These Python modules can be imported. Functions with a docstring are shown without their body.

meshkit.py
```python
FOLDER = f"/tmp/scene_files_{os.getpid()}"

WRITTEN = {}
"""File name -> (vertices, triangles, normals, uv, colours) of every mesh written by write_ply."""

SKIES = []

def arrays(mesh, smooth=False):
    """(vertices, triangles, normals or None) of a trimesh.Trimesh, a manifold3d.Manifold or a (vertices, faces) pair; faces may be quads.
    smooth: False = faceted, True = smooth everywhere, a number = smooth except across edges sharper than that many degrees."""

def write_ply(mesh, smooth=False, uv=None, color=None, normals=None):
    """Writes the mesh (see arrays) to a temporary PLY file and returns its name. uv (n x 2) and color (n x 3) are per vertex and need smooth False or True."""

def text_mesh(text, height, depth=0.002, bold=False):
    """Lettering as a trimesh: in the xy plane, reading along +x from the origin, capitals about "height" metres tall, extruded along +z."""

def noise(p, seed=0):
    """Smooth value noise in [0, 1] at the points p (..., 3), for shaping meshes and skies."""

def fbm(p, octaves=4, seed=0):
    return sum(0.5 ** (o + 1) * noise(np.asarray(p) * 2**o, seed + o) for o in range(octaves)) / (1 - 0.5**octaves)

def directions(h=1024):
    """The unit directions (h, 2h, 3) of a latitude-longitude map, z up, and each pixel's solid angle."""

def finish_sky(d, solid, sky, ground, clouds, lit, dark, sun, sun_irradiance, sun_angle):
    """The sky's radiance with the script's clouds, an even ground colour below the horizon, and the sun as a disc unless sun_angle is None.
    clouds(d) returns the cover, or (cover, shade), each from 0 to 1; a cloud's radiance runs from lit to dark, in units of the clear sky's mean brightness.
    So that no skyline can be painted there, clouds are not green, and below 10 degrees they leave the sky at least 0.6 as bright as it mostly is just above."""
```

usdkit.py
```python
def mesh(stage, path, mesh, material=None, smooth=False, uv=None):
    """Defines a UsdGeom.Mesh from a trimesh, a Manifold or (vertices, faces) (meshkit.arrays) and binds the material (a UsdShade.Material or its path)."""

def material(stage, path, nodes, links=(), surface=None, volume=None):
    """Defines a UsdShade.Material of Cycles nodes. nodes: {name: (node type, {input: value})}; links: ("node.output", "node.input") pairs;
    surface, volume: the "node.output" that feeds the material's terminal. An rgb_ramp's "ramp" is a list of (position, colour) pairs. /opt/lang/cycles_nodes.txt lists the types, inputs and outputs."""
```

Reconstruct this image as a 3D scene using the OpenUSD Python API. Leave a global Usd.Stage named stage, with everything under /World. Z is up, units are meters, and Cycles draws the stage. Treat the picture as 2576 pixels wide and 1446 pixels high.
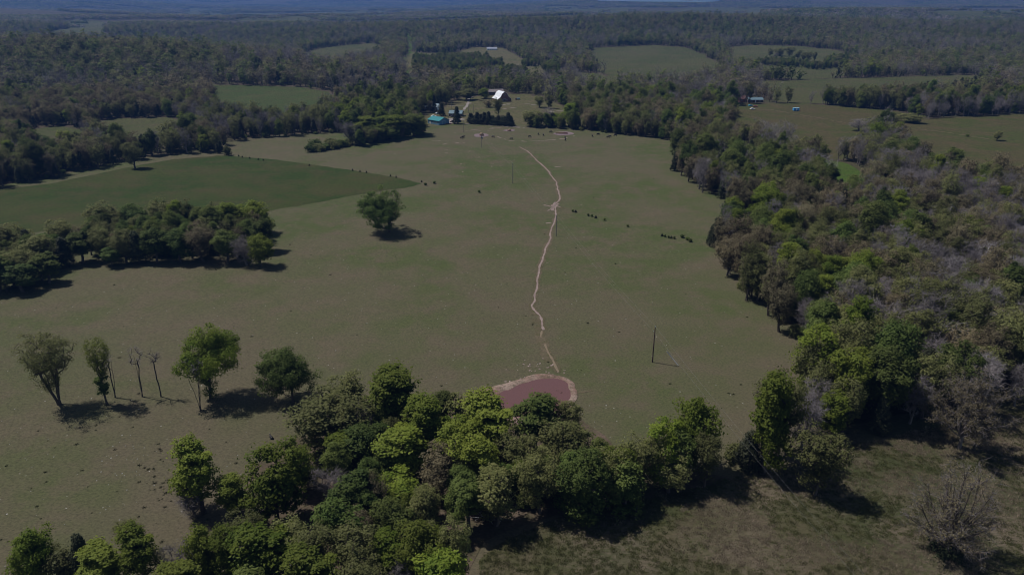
import math
import numpy as np
import trimesh
import manifold3d as m3
import shapely
from shapely.geometry import Polygon, Point
from shapely.ops import unary_union
from scipy.spatial import Delaunay, cKDTree
import usdkit
import meshkit
from pxr import Usd, UsdGeom, UsdLux, UsdShade, Sdf, Gf, Vt

stage = Usd.Stage.CreateInMemory()
UsdGeom.SetStageUpAxis(stage, "Z")
UsdGeom.SetStageMetersPerUnit(stage, 1.0)
UsdGeom.Xform.Define(stage, "/World")
UsdGeom.Scope.Define(stage, "/World/Looks")
L = "/World/Looks/"
MAT = usdkit.material

# ------------------------------------------------------------------ camera, sky, sun, exposure
FPX, CX, CY, CAMH = 1839.0, 1288.0, 723.0, 95.0
PITCH = math.atan((CY + 8.0) / FPX)
cam = UsdGeom.Camera.Define(stage, "/World/camera")
cam.CreateHorizontalApertureAttr(36.0)
cam.CreateVerticalApertureAttr(36.0 * 574 / 1024)
cam.CreateFocalLengthAttr(36.0 * FPX / 2576.0)
cam.CreateClippingRangeAttr(Gf.Vec2f(0.5, 60000.0))
cam.AddTranslateOp().Set(Gf.Vec3d(0, 0, CAMH))
cam.AddRotateXOp().Set(90.0 - math.degrees(PITCH))
cam.CreateExposureAttr(-0.36)

SUN = np.array([-0.62, 0.24, 1.08]); SUN /= np.linalg.norm(SUN)
SUN_EL, SUN_ROT = math.asin(SUN[2]), math.atan2(SUN[0], SUN[1])
MAT(stage, L + "sky", {
    "t": ("sky_texture", {"sky_type": "single_scattering", "sun_disc": False, "sun_elevation": SUN_EL, "sun_rotation": SUN_ROT}),
    "b": ("background_shader", {"strength": 0.065})}, [("t.color", "b.color")], surface="b.background")
sky = UsdLux.DomeLight.Define(stage, "/World/sky")
UsdShade.MaterialBindingAPI.Apply(sky.GetPrim()).Bind(UsdShade.Material.Get(stage, L + "sky"))
sun = UsdLux.DistantLight.Define(stage, "/World/sun")
sun.CreateNormalizeAttr(True)
sun.CreateIntensityAttr(1.25)
sun.CreateAngleAttr(0.53)
sun.CreateColorAttr(Gf.Vec3f(1.0, 0.965, 0.93))
sun.AddRotateXYZOp().Set(Gf.Vec3f(0, math.degrees(math.acos(SUN[2])), math.degrees(math.atan2(SUN[1], SUN[0]))))
HAZE_DENSITY = 9.0e-5

# ------------------------------------------------------------------ terrain and the picture's rays
def sm(a, b, x):
    t = np.clip((np.asarray(x, float) - a) / (b - a), 0, 1)
    return t * t * (3 - 2 * t)

def height(x, y):
    x, y = np.asarray(x, float), np.asarray(y, float)
    r = np.hypot(x, y)
    one = np.zeros_like(x)
    z = 0.9 * (meshkit.noise(np.stack([x / 160, y / 160, one], -1), 3) - 0.5) * sm(60, 200, r)
    f1 = meshkit.fbm(np.stack([x / 1100 + 5.3, y / 620 + 2.1, one], -1), 3, 11) - 0.5
    f2 = meshkit.fbm(np.stack([x / 4200 + 1.3, y / 2100 + 7.7, one], -1), 3, 23) - 0.5
    z = z + sm(750, 1900, r) * 58 * f1 + sm(2000, 7000, r) * 190 * f2 + sm(3000, 15000, r) * 70
    z = z + 36 * np.exp(-((x + 640) / 320) ** 2 - ((y - 1040) / 200) ** 2)
    z = z + 34 * np.exp(-((y - 2000 - 0.08 * x) / 230) ** 2) * (0.65 + 0.35 * np.sin(x / 430.0 + 0.8)) + 30 * np.exp(-((y - 3300 + 0.1 * x) / 320) ** 2) * (0.6 + 0.4 * np.sin(x / 700.0))
    return z

def rays(px, py):
    a, b = (np.asarray(px, float) - CX) / FPX, -(np.asarray(py, float) - CY) / FPX
    d = np.stack([a, math.cos(PITCH) + b * math.sin(PITCH), -math.sin(PITCH) + b * math.cos(PITCH)], -1)
    return d / np.linalg.norm(d, axis=-1, keepdims=True)

TS = np.geomspace(60, 16500, 900)
def at(px, py, h=0.0):
    """The ground point under a point that stands h metres above it where the ray of a pixel of the photograph passes."""
    d = rays(px, py)
    p = d[None] * TS[:, None]
    above = p[:, 2] + CAMH - height(p[:, 0], p[:, 1]) - h
    k = np.argmax(above < 0) if (above < 0).any() else len(TS) - 1
    lo, hi = TS[max(k - 1, 0)], TS[k]
    for _ in range(24):
        m = (lo + hi) / 2
        q = d * m
        if q[2] + CAMH - height(q[0], q[1]) - h < 0:
            hi = m
        else:
            lo = m
    q = d * hi
    return np.array([q[0], q[1], float(height(q[0], q[1]))])

def project(p):
    p = np.asarray(p, float)
    x, y, z = p[..., 0], p[..., 1], p[..., 2] - CAMH
    c, s = math.cos(PITCH), math.sin(PITCH)
    depth = y * c - z * s
    up = y * s + z * c
    depth = np.where(depth < 1, np.nan, depth)
    return CX + FPX * x / depth, CY - FPX * up / depth, depth

# ------------------------------------------------------------------ naming helpers
used = {}
def fresh(parent, name):
    key = parent + "/" + name
    n = used.get(key, 0)
    used[key] = n + 1
    return key if n == 0 else f"{key}_{n:03d}"

def tag(prim, label=None, category=None, group=None, kind=None):
    for k, v in (("label", label), ("category", category), ("group", group), ("kind", kind)):
        if v:
            prim.SetCustomDataByKey(k, v)
    return prim

def thing(name, label, category, loc=(0, 0, 0), rot=0.0, scale=None, group=None):
    x = UsdGeom.Xform.Define(stage, fresh("/World", name))
    x.AddTranslateOp().Set(Gf.Vec3d(*map(float, loc)))
    if rot:
        x.AddRotateZOp().Set(float(math.degrees(rot)))
    if scale is not None:
        x.AddScaleOp().Set(Gf.Vec3f(*map(float, np.broadcast_to(scale, 3))))
    return tag(x.GetPrim(), label, category, group)

def part(parent, name, mesh, mat, smooth=False, label=None, tint=None):
    path = str(parent.GetPath()) if not isinstance(parent, str) else parent
    m = usdkit.mesh(stage, fresh(path, name), mesh, mat, smooth)
    if tint is not None:
        UsdGeom.PrimvarsAPI(m).CreatePrimvar("tint", Sdf.ValueTypeNames.FloatArray, "vertex").Set(Vt.FloatArray.FromNumpy(np.asarray(tint, np.float32)))
    if label:
        m.GetPrim().SetCustomDataByKey("label", label)
    return m.GetPrim()

def copy_of(klass, name, label, category, loc, rot=0.0, scale=1.0, group=None):
    p = thing(name, label, category, loc, rot, scale, group)
    p.GetReferences().AddInternalReference(klass)
    p.SetInstanceable(True)
    return p

def box(x0, x1, y0, y1, z0, z1):
    b = trimesh.creation.box((x1 - x0, y1 - y0, z1 - z0))
    b.apply_translation(((x0 + x1) / 2, (y0 + y1) / 2, (z0 + z1) / 2))
    return b

def cat(ms):
    return trimesh.util.concatenate(ms)

def tube(pts, radii, sides=5):
    pts = np.asarray(pts, float)
    radii = np.broadcast_to(radii, (len(pts),))
    t = np.gradient(pts, axis=0)
    t /= np.linalg.norm(t, axis=1, keepdims=True) + 1e-9
    a = np.cross(t, np.where(np.abs(t[:, 2:]) < 0.9, [0, 0, 1.0], [1.0, 0, 0]))
    a /= np.linalg.norm(a, axis=1, keepdims=True) + 1e-9
    b = np.cross(t, a)
    ang = np.arange(sides) * 2 * np.pi / sides
    v = pts[:, None] + radii[:, None, None] * (np.cos(ang)[None, :, None] * a[:, None] + np.sin(ang)[None, :, None] * b[:, None])
    i, j = np.meshgrid(np.arange(len(pts) - 1), np.arange(sides), indexing="ij")
    q = np.stack([i * sides + j, i * sides + (j + 1) % sides, (i + 1) * sides + (j + 1) % sides, (i + 1) * sides + j], -1).reshape(-1, 4)
    f = np.vstack([q[:, [0, 1, 2]], q[:, [0, 2, 3]]])
    v = v.reshape(-1, 3)
    n = len(v)
    v = np.vstack([v, pts[:1], pts[-1:]])
    e = np.arange(sides)
    last = (len(pts) - 1) * sides
    caps = np.vstack([np.stack([np.full(sides, n), (e + 1) % sides, e], 1), np.stack([np.full(sides, n + 1), last + e, last + (e + 1) % sides], 1)])
    return trimesh.Trimesh(v, np.vstack([f, caps]), process=False)

# ------------------------------------------------------------------ materials
def simple(name, color, rough=0.8, vary=0.0, scale=1.0, metallic=0.0, spec=0.3, to=None):
    if not vary:
        return MAT(stage, L + name, {"p": ("principled_bsdf", {"base_color": color, "roughness": rough, "metallic": metallic, "specular_ior_level": spec})}, surface="p.BSDF")
    c = np.array(color)
    to = np.array(to) if to is not None else np.clip(c * (1 + vary), 0, 1)
    return MAT(stage, L + name, {
        "tc": ("texture_coordinate", {}),
        "n": ("noise_texture", {"scale": scale, "detail": 4.0, "roughness": 0.65}),
        "r": ("rgb_ramp", {"ramp": [(0.3, tuple(c * (1 - vary))), (0.7, tuple(to))]}),
        "p": ("principled_bsdf", {"roughness": rough, "metallic": metallic, "specular_ior_level": spec})},
        [("tc.object", "n.vector"), ("n.fac", "r.fac"), ("r.color", "p.base_color")], surface="p.BSDF")

def foliage(name, c1, c2, c3, translucent=0.3):
    """Leaves from c1 to c2 by leaf; whole trees lean towards c3 and lighter or darker."""
    return MAT(stage, L + name, {
        "a": ("attribute", {"attribute": "tint"}),
        "o": ("object_info", {}),
        "m1": ("mix", {"color1": c1, "color2": c2}),
        "m2": ("mix", {"color2": c3}),
        "k": ("map_range", {"from_min": 0.0, "from_max": 1.0, "to_min": 0.0, "to_max": 0.7}),
        "wn": ("white_noise_texture", {"dimensions": "1D"}),
        "kb": ("map_range", {"from_min": 0.0, "from_max": 1.0, "to_min": 0.66, "to_max": 1.32}),
        "m3": ("mix", {"mix_type": "multiply", "fac": 1.0}),
        "p": ("principled_bsdf", {"roughness": 0.65, "specular_ior_level": 0.15}),
        "tr": ("translucent_bsdf", {}),
        "mc": ("mix_closure", {"fac": translucent})},
        [("a.fac", "m1.fac"), ("o.random", "k.value"), ("k.result", "m2.fac"), ("m1.color", "m2.color1"), ("o.random", "wn.w"), ("wn.value", "kb.value"),
         ("m2.color", "m3.color1"), ("kb.result", "m3.color2"), ("m3.color", "p.base_color"), ("m3.color", "tr.color"), ("p.BSDF", "mc.closure1"), ("tr.BSDF", "mc.closure2")],
        surface="mc.closure")

FOL = {
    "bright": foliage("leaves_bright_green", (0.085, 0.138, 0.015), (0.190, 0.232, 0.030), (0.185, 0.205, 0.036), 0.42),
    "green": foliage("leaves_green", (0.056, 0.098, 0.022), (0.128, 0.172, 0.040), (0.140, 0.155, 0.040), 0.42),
    "olive": foliage("leaves_olive", (0.122, 0.132, 0.042), (0.205, 0.205, 0.075), (0.165, 0.175, 0.066), 0.42),
    "brown": foliage("leaves_brown_budding", (0.140, 0.112, 0.064), (0.205, 0.168, 0.098), (0.180, 0.165, 0.092), 0.36),
    "cedar": foliage("leaves_cedar", (0.026, 0.036, 0.017), (0.054, 0.066, 0.028), (0.054, 0.056, 0.032), 0.15),
    "grey": foliage("twigs_grey", (0.165, 0.146, 0.152), (0.245, 0.222, 0.232), (0.18, 0.155, 0.145), 0.0),
}
BARK = simple("bark", (0.075, 0.060, 0.050), 0.9, 0.35, 3.0)
BARK_PALE = simple("bark_pale", (0.33, 0.31, 0.29), 0.9, 0.3, 2.0)
BARK_GREY = simple("bark_grey", (0.15, 0.13, 0.12), 0.9, 0.3, 2.0)

def ground_mat(name, a, b, c, big=0.012, mid=0.09, fine=0.9, fleck=0.0, streak=None, dark=0.6, midcol=None, dry=None):
    """Grass: a and b in broad patches, c in tufts; optional pale flecks and streaks of straw."""
    nodes = {
        "g": ("geometry", {}),
        "n1": ("noise_texture", {"scale": big, "detail": 3.0, "roughness": 0.6, "distortion": 0.4}),
        "r1": ("rgb_ramp", {"ramp": [(0.43, a), (0.57, b)]}),
        "n2": ("noise_texture", {"scale": mid, "detail": 5.0, "roughness": 0.7}),
        "r2": ("rgb_ramp", {"ramp": [(0.44, (0, 0, 0)), (0.64, (1, 1, 1))]}),
        "k2": ("mix", {"mix_type": "multiply", "fac": 1.0, "color2": (0.75, 0.75, 0.75)}),
        "m2": ("mix", {"color2": midcol or c}),
        "mp": ("mapping", {"scale": (1.0, 1.3, 1.0), "rotation": (0, 0, 0.35)}),
        "n3": ("noise_texture", {"scale": fine, "detail": 4.0, "roughness": 0.75}),
        "r3": ("rgb_ramp", {"ramp": [(0.30, (dark,) * 3), (0.5, (1, 1, 1)), (0.72, (1.3, 1.28, 1.22))]}),
        "m3": ("mix", {"mix_type": "multiply", "fac": 1.0}),
        "bp": ("bump", {"strength": 0.6, "distance": 0.25}),
        "p": ("principled_bsdf", {"roughness": 0.9, "specular_ior_level": 0.08}),
    }
    links = [("g.position", "n1.vector"), ("g.position", "n2.vector"), ("g.position", "mp.vector"), ("mp.vector", "n3.vector"),
             ("n1.fac", "r1.fac"), ("n2.fac", "r2.fac"), ("r2.color", "k2.color1"), ("k2.color", "m2.fac"), ("r1.color", "m2.color1"),
             ("n3.fac", "r3.fac"), ("m2.color", "m3.color1"), ("r3.color", "m3.color2"), ("n3.fac", "bp.height"), ("bp.normal", "p.normal")]
    last = "m3.color"
    if dry:   # the near end is grazed drier and browner, patchily
        nodes |= {"dx": ("separate_xyz", {}), "dm": ("map_range", {"from_min": 270.0, "from_max": 120.0, "to_min": 0.0, "to_max": 1.0, "clamp": True}),
                  "dn": ("noise_texture", {"scale": 0.022, "detail": 3.0}), "dr": ("rgb_ramp", {"ramp": [(0.35, (0.15,) * 3), (0.62, (1, 1, 1))]}),
                  "dk": ("mix", {"mix_type": "multiply", "fac": 1.0}), "dd": ("mix", {"color2": dry})}
        links += [("g.position", "dx.vector"), ("dx.y", "dm.value"), ("g.position", "dn.vector"), ("dn.fac", "dr.fac"), ("dm.result", "dk.color1"), ("dr.color", "dk.color2"), ("dk.color", "dd.fac"), ("m2.color", "dd.color1"), ("dd.color", "m3.color1")]
        links.remove(("m2.color", "m3.color1"))
    if streak:
        nodes |= {"ms": ("mapping", {"scale": streak[1], "rotation": (0, 0, streak[2])}),
                  "ns": ("noise_texture", {"scale": 1.0, "detail": 5.0, "roughness": 0.7}),
                  "nb": ("noise_texture", {"scale": 0.05, "detail": 2.0}),
                  "mu": ("mix", {"mix_type": "multiply", "fac": 1.0}),
                  "rs": ("rgb_ramp", {"ramp": [(0.22, (0, 0, 0)), (0.38, (0.75, 0.75, 0.75))]}),
                  "mm": ("mix", {"color2": streak[0]})}
        links += [("g.position", "ms.vector"), ("ms.vector", "ns.vector"), ("g.position", "nb.vector"), ("ns.fac", "mu.color1"), ("nb.fac", "mu.color2"), ("mu.color", "rs.fac"), ("rs.color", "mm.fac"), (last, "mm.color1")]
        last = "mm.color"
    if fleck:
        nodes |= {"v": ("voronoi_texture", {"scale": 0.55, "feature": "f1"}),
                  "vr": ("rgb_ramp", {"ramp": [(0.0, (1, 1, 1)), (fleck, (0.8, 0.8, 0.8)), (fleck + 0.04, (0, 0, 0))]}),
                  "sx": ("separate_xyz", {}),
                  "sr": ("rgb_ramp", {"ramp": [(0.70, (0, 0, 0)), (0.95, (1, 1, 1))]}),
                  "vm": ("mix", {"mix_type": "multiply", "fac": 1.0}),
                  "fm": ("mix", {"color2": (0.40, 0.38, 0.36)})}
        links += [("g.position", "v.vector"), ("v.distance", "vr.fac"), ("v.color", "sx.vector"), ("sx.x", "sr.fac"), ("vr.color", "vm.color1"), ("sr.color", "vm.color2"), ("vm.color", "fm.fac"), (last, "fm.color1")]
        last = "fm.color"
    links.append((last, "p.base_color"))
    return MAT(stage, L + name, nodes, links, surface="p.BSDF")

M_FLOOR = ground_mat("forest_floor", (0.059, 0.048, 0.033), (0.048, 0.050, 0.024), (0.090, 0.066, 0.050), 0.03, 0.15, 0.8)
M_PASTURE = ground_mat("pasture_grass", (0.066, 0.080, 0.030), (0.089, 0.085, 0.047), (0.056, 0.068, 0.025), 0.013, 0.07, 1.5, fleck=0.07, midcol=(0.104, 0.084, 0.057), dry=(0.098, 0.082, 0.054))
M_HAY = ground_mat("hay_field_grass", (0.029, 0.047, 0.011), (0.042, 0.052, 0.015), (0.056, 0.050, 0.022), 0.02, 0.06, 0.9)
M_WORN = ground_mat("worn_grass", (0.095, 0.080, 0.048), (0.120, 0.095, 0.064), (0.07, 0.07, 0.03), 0.05, 0.4, 1.8)
M_FIELD = ground_mat("field_grass", (0.049, 0.059, 0.020), (0.062, 0.066, 0.026), (0.072, 0.062, 0.034), 0.01, 0.05, 0.3, dark=0.75)
M_FIELD_TAN = ground_mat("field_tan_grass", (0.052, 0.060, 0.019), (0.060, 0.056, 0.023), (0.080, 0.060, 0.034), 0.012, 0.05, 0.3, dark=0.75)
M_CLEARING = ground_mat("clearing_grass", (0.042, 0.062, 0.018), (0.052, 0.066, 0.022), (0.056, 0.056, 0.022), 0.02, 0.08, 0.5)
M_FIELD_LIGHT = ground_mat("field_pale_grass", (0.071, 0.074, 0.029), (0.087, 0.082, 0.039), (0.108, 0.086, 0.054), 0.015, 0.08, 0.4, fleck=0.05)
M_NOTCH = ground_mat("field_fresh_grass", (0.051, 0.086, 0.015), (0.062, 0.090, 0.021), (0.055, 0.069, 0.021), 0.02, 0.1, 0.5)
M_MEADOW = ground_mat("meadow_grass", (0.045, 0.051, 0.021), (0.062, 0.060, 0.028), (0.082, 0.067, 0.043), 0.03, 0.12, 1.3, streak=((0.144, 0.113, 0.086), (0.7, 2.6, 1.0), -0.7), dark=0.55)
M_DIRT = ground_mat("bare_earth", (0.205, 0.130, 0.105), (0.285, 0.212, 0.175), (0.080, 0.070, 0.038), 0.12, 0.55, 2.0, dark=0.55, midcol=(0.072, 0.064, 0.036))
M_TRAIL = ground_mat("trail_earth", (0.235, 0.178, 0.160), (0.285, 0.222, 0.205), (0.190, 0.140, 0.118), 0.1, 0.5, 2.0, dark=0.8)
M_GRAVEL = ground_mat("gravel", (0.221, 0.193, 0.176), (0.254, 0.231, 0.221), (0.182, 0.149, 0.127), 0.1, 0.4, 1.5, dark=0.85)
M_LITTER = ground_mat("leaf_litter", (0.080, 0.062, 0.042), (0.115, 0.084, 0.064), (0.055, 0.056, 0.026), 0.09, 0.25, 1.4, dark=0.6)
M_WATER = MAT(stage, L + "muddy_water", {
    "g": ("geometry", {}), "n": ("noise_texture", {"scale": 0.9, "detail": 3.0}), "bp": ("bump", {"strength": 0.12, "distance": 0.05}),
    "p": ("principled_bsdf", {"base_color": (0.130, 0.064, 0.057), "roughness": 0.16, "specular_ior_level": 0.5})},
    [("g.position", "n.vector"), ("n.fac", "bp.height"), ("bp.normal", "p.normal")], surface="p.BSDF")

# ------------------------------------------------------------------ ground sheets
def sheet(poly, step, lift):
    """A polygon of the plan as a sheet lying on the terrain."""
    parts = []
    for g in getattr(poly, "geoms", [poly]):
        if g.is_empty or g.area < 0.01:
            continue
        g = shapely.segmentize(g, step)
        edge = np.vstack([np.array(g.exterior.coords)[:-1]] + [np.array(i.coords)[:-1] for i in g.interiors])
        x0, y0, x1, y1 = g.bounds
        gx, gy = np.meshgrid(np.arange(x0, x1, step), np.arange(y0, y1, step))
        inner = np.stack([gx.ravel(), gy.ravel()], 1)
        shapely.prepare(g)
        core = g.buffer(-step * 0.35)
        inner = inner[shapely.contains_xy(core, inner[:, 0], inner[:, 1])] if len(inner) else inner
        pts = np.unique(np.round(np.vstack([edge, inner]), 4), axis=0)
        if len(pts) < 3:
            continue
        tri = Delaunay(pts).simplices
        c = pts[tri].mean(1)
        tri = tri[shapely.contains_xy(g, c[:, 0], c[:, 1])]
        a, b, d = pts[tri[:, 0]], pts[tri[:, 1]], pts[tri[:, 2]]
        area = (b[:, 0] - a[:, 0]) * (d[:, 1] - a[:, 1]) - (b[:, 1] - a[:, 1]) * (d[:, 0] - a[:, 0])
        tri[area < 0] = tri[area < 0][:, ::-1]
        r = np.hypot(pts[:, 0], pts[:, 1])
        z = height(pts[:, 0], pts[:, 1]) + lift * (1 + 25 * sm(600, 2500, r))
        parts.append(trimesh.Trimesh(np.column_stack([pts, z]), tri, process=False))
    return cat(parts) if len(parts) > 1 else parts[0]

def smooth_poly(pts, jitter, seed, rounds=2):
    p = np.asarray(pts, float)[:, :2]
    for _ in range(rounds):
        q = np.roll(p, -1, 0)
        p = np.stack([0.75 * p + 0.25 * q, 0.25 * p + 0.75 * q], 1).reshape(-1, 2)
    g = Polygon(p).buffer(0)
    if jitter:
        g = shapely.segmentize(g, jitter * 2.5)
        if g.geom_type != "Polygon":
            g = max(g.geoms, key=lambda a: a.area)
        c = np.array(g.exterior.coords)[:-1]
        n = np.stack([meshkit.noise(np.column_stack([c / (jitter * 4), np.zeros(len(c))]), seed + k) - 0.5 for k in (0, 1)], 1)
        g = Polygon(c + n * jitter * 2).buffer(0)
    return g

def field_poly(pix, jitter=2.0, seed=0, rounds=1):
    return smooth_poly([at(p[0], p[1], p[2] if len(p) > 2 else 0.0) for p in pix], jitter, seed, rounds)

ys = np.concatenate([np.arange(-150, 60, 15.0), np.geomspace(60, 16500, 260)])
us = np.linspace(-1, 1, 181)
gx = us[None] * (260 + 1.1 * np.maximum(ys, 0))[:, None]
gy = np.repeat(ys[:, None], len(us), 1)
gv = np.stack([gx, gy, height(gx, gy)], -1).reshape(-1, 3)
i, j = np.meshgrid(np.arange(len(ys) - 1), np.arange(len(us) - 1), indexing="ij")
k = (i * len(us) + j).ravel()
q = np.stack([k, k + 1, k + 1 + len(us), k + len(us)], 1)
gm = usdkit.mesh(stage, "/World/ground", (gv, q), M_FLOOR, True)
tag(gm.GetPrim(), "rough brown and green ground under the woods, out to the hills", "ground", kind="structure")

T = 13.0   # height of the trees that hide the near edge of a field
PASTURE = field_poly([(-200, 1600), (-200, 620), (-60, 482), (0, 474), (130, 452), (300, 412), (400, 394), (560, 386), (572, 356), (700, 345), (780, 340), (1000, 330), (1080, 318), (1180, 315),
                      (1290, 318), (1430, 325), (1560, 340), (1690, 352), (1690, 430), (1735, 470), (1830, 520), (1795, 570), (1770, 640), (1805, 690), (1860, 742), (1910, 795), (1965, 845), (2005, 890),
                      (2010, 960), (1995, 1060), (1900, 1180), (2100, 1130), (2320, 1085), (2576, 1035), (2900, 990), (2900, 1700), (1200, 1900), (400, 1900)], 1.5, 1, 0)
HAY = field_poly([(-200, 500), (-60, 484), (0, 478), (130, 462), (330, 420), (430, 402), (560, 391), (700, 403), (880, 428), (1000, 447), (1062, 462), (1040, 470), (900, 490), (760, 517), (680, 530),
                  (560, 545), (200, 575), (80, 585), (-60, 605), (-200, 640)], 0.8, 2, 0)
MEADOW = field_poly([(1130, 1600), (1195, 1450), (1200, 1385), (1350, 1330), (1560, 1255), (1880, 1195), (2000, 1165), (2200, 1100), (2576, 1035), (2900, 1000), (2900, 1700), (1200, 1900)], 1.5, 3, 1)
FIELDS = {
    "field": [
        ([(533, 215), (640, 216), (760, 220), (830, 232), (848, 248), (842, 262, 6), (760, 264, T), (650, 266, T), (560, 268, 10), (545, 248, 4)], M_CLEARING, "dark green clearing among the brown woods on the left"),
        ([(1845, 300, 6), (1850, 262), (2010, 260), (2250, 280), (2330, 300), (2230, 312, 4), (2140, 348, T), (2020, 352, T), (1960, 335, T), (1860, 312, T)], M_FIELD_TAN, "tan green field with parked cars behind the right wood"),
        ([(2225, 315), (2350, 298), (2560, 288), (2900, 280), (2900, 420, T), (2576, 410, T), (2430, 408, T), (2330, 392, T), (2260, 345, 8)], M_FIELD_TAN, "tan green field with a lone bush at the right edge"),
        ([(1475, 124), (1540, 118), (1700, 116), (1760, 130), (1830, 170), (1760, 183, T), (1600, 186, T), (1510, 165, T)], M_FIELD, "smooth green field left of the upper right woods"),
        ([(1815, 120), (1920, 113), (2060, 120), (2150, 140), (2130, 168, T), (2030, 174, T), (1900, 165, T), (1840, 145, 8)], M_FIELD, "green field dotted with round trees in the upper right"),
        ([(1895, 206), (2050, 200), (2250, 195), (2430, 190), (2480, 193), (2440, 206, 8), (2300, 214, T), (2180, 224, T), (2070, 226, T), (1960, 222, T)], M_FIELD, "long narrow green field strip above the dark cedars"),
        ([(1010, 150, 4), (1035, 133), (1130, 136), (1190, 120), (1265, 122), (1330, 158), (1430, 178), (1400, 190, 8), (1250, 180, 10), (1130, 174, T), (1030, 164, T)], M_FIELD_LIGHT, "pale green clearing in front of the white house"),
        ([(1440, 182), (1500, 186), (1560, 206), (1540, 216, 8), (1470, 200, 8)], M_FIELD, "small green gap right of the white house clearing"),
        ([(755, 130), (850, 117), (955, 108), (962, 120, 8), (870, 137, T), (760, 142, T)], M_FIELD, "small green clearing left of the power line cut"),
        ([(240, 308), (300, 298), (430, 296), (485, 305, 4), (370, 332, T), (280, 334, T)], M_FIELD, "narrow pale clearing inside the left woods"),
        ([(75, 325), (150, 318), (210, 328), (190, 340, T), (100, 342, T)], M_FIELD, "small pale clearing at the far left edge of the woods"),
        ([(185, 50), (268, 54), (285, 62, 6), (290, 80, T), (180, 86, T), (160, 75, 8)], M_FIELD, "green field high in the upper left woods"),
        ([(2062, 398), (2120, 408), (2190, 440), (2175, 464, 9), (2110, 460, 9), (2075, 430, 6)], M_NOTCH, "bright green grassy notch inside the right wood"),
        ([(1118, 272), (1150, 250), (1240, 238), (1330, 238), (1415, 266), (1430, 290), (1480, 300), (1470, 318), (1430, 325), (1290, 318), (1180, 315), (1060, 318), (1050, 296)], M_FIELD_LIGHT, "pale farmyard pasture around the barn"),
        ([(466, 24), (520, 20), (567, 26), (560, 40, T), (490, 42, T)], M_FIELD_LIGHT, "pale field among far trees at the top left"),
        ([(550, 36), (660, 33), (783, 38), (770, 56, T), (600, 52, T)], M_FIELD_LIGHT, "broad pale field among far trees at the top"),
        ([(733, 29), (859, 27), (960, 30), (1025, 32), (1000, 40, T), (850, 46, T)], M_FIELD_LIGHT, "pale far field below the far white barn"),
        ([(1359, 20), (1420, 16), (1490, 19), (1610, 24), (1600, 32, T), (1420, 34, T)], M_FIELD, "far pale field at the top centre"),
        ([(1643, 34), (1717, 24), (1850, 20), (1950, 24), (1930, 38, T), (1720, 46, T)], M_FIELD_LIGHT, "far pale field at the top right"),
        ([(2340, 32), (2460, 28), (2650, 27), (2650, 38, T), (2400, 42, T)], M_FIELD_LIGHT, "far pale field near the top right corner"),
        ([(1023, 84), (1031, 84), (1035, 140), (1037, 206, 4), (1018, 206, 4), (1022, 140)], M_NOTCH, "straight grassy power line cut through the woods"),
    ]}
field_shapes = []
for n, (pix, mat, label) in enumerate(FIELDS["field"]):
    far = at(pix[0][0], pix[0][1])[1] > 1500
    g = field_poly(pix, 40 if far and pix[0][1] < 60 else 9 if far else 2.5, 30 + n, 0 if not far else 1)
    field_shapes.append(g)
    d = g.centroid.y
    m = sheet(g, 10 if d < 700 else 18 if d < 1800 else 45, 0.05 if label.find("farmyard") < 0 else 0.035)
    tag(usdkit.mesh(stage, fresh("/World", "field"), m, M_FIELD if pix[0][1] < 60 else mat, True).GetPrim(), label, "field", kind="structure")
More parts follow.
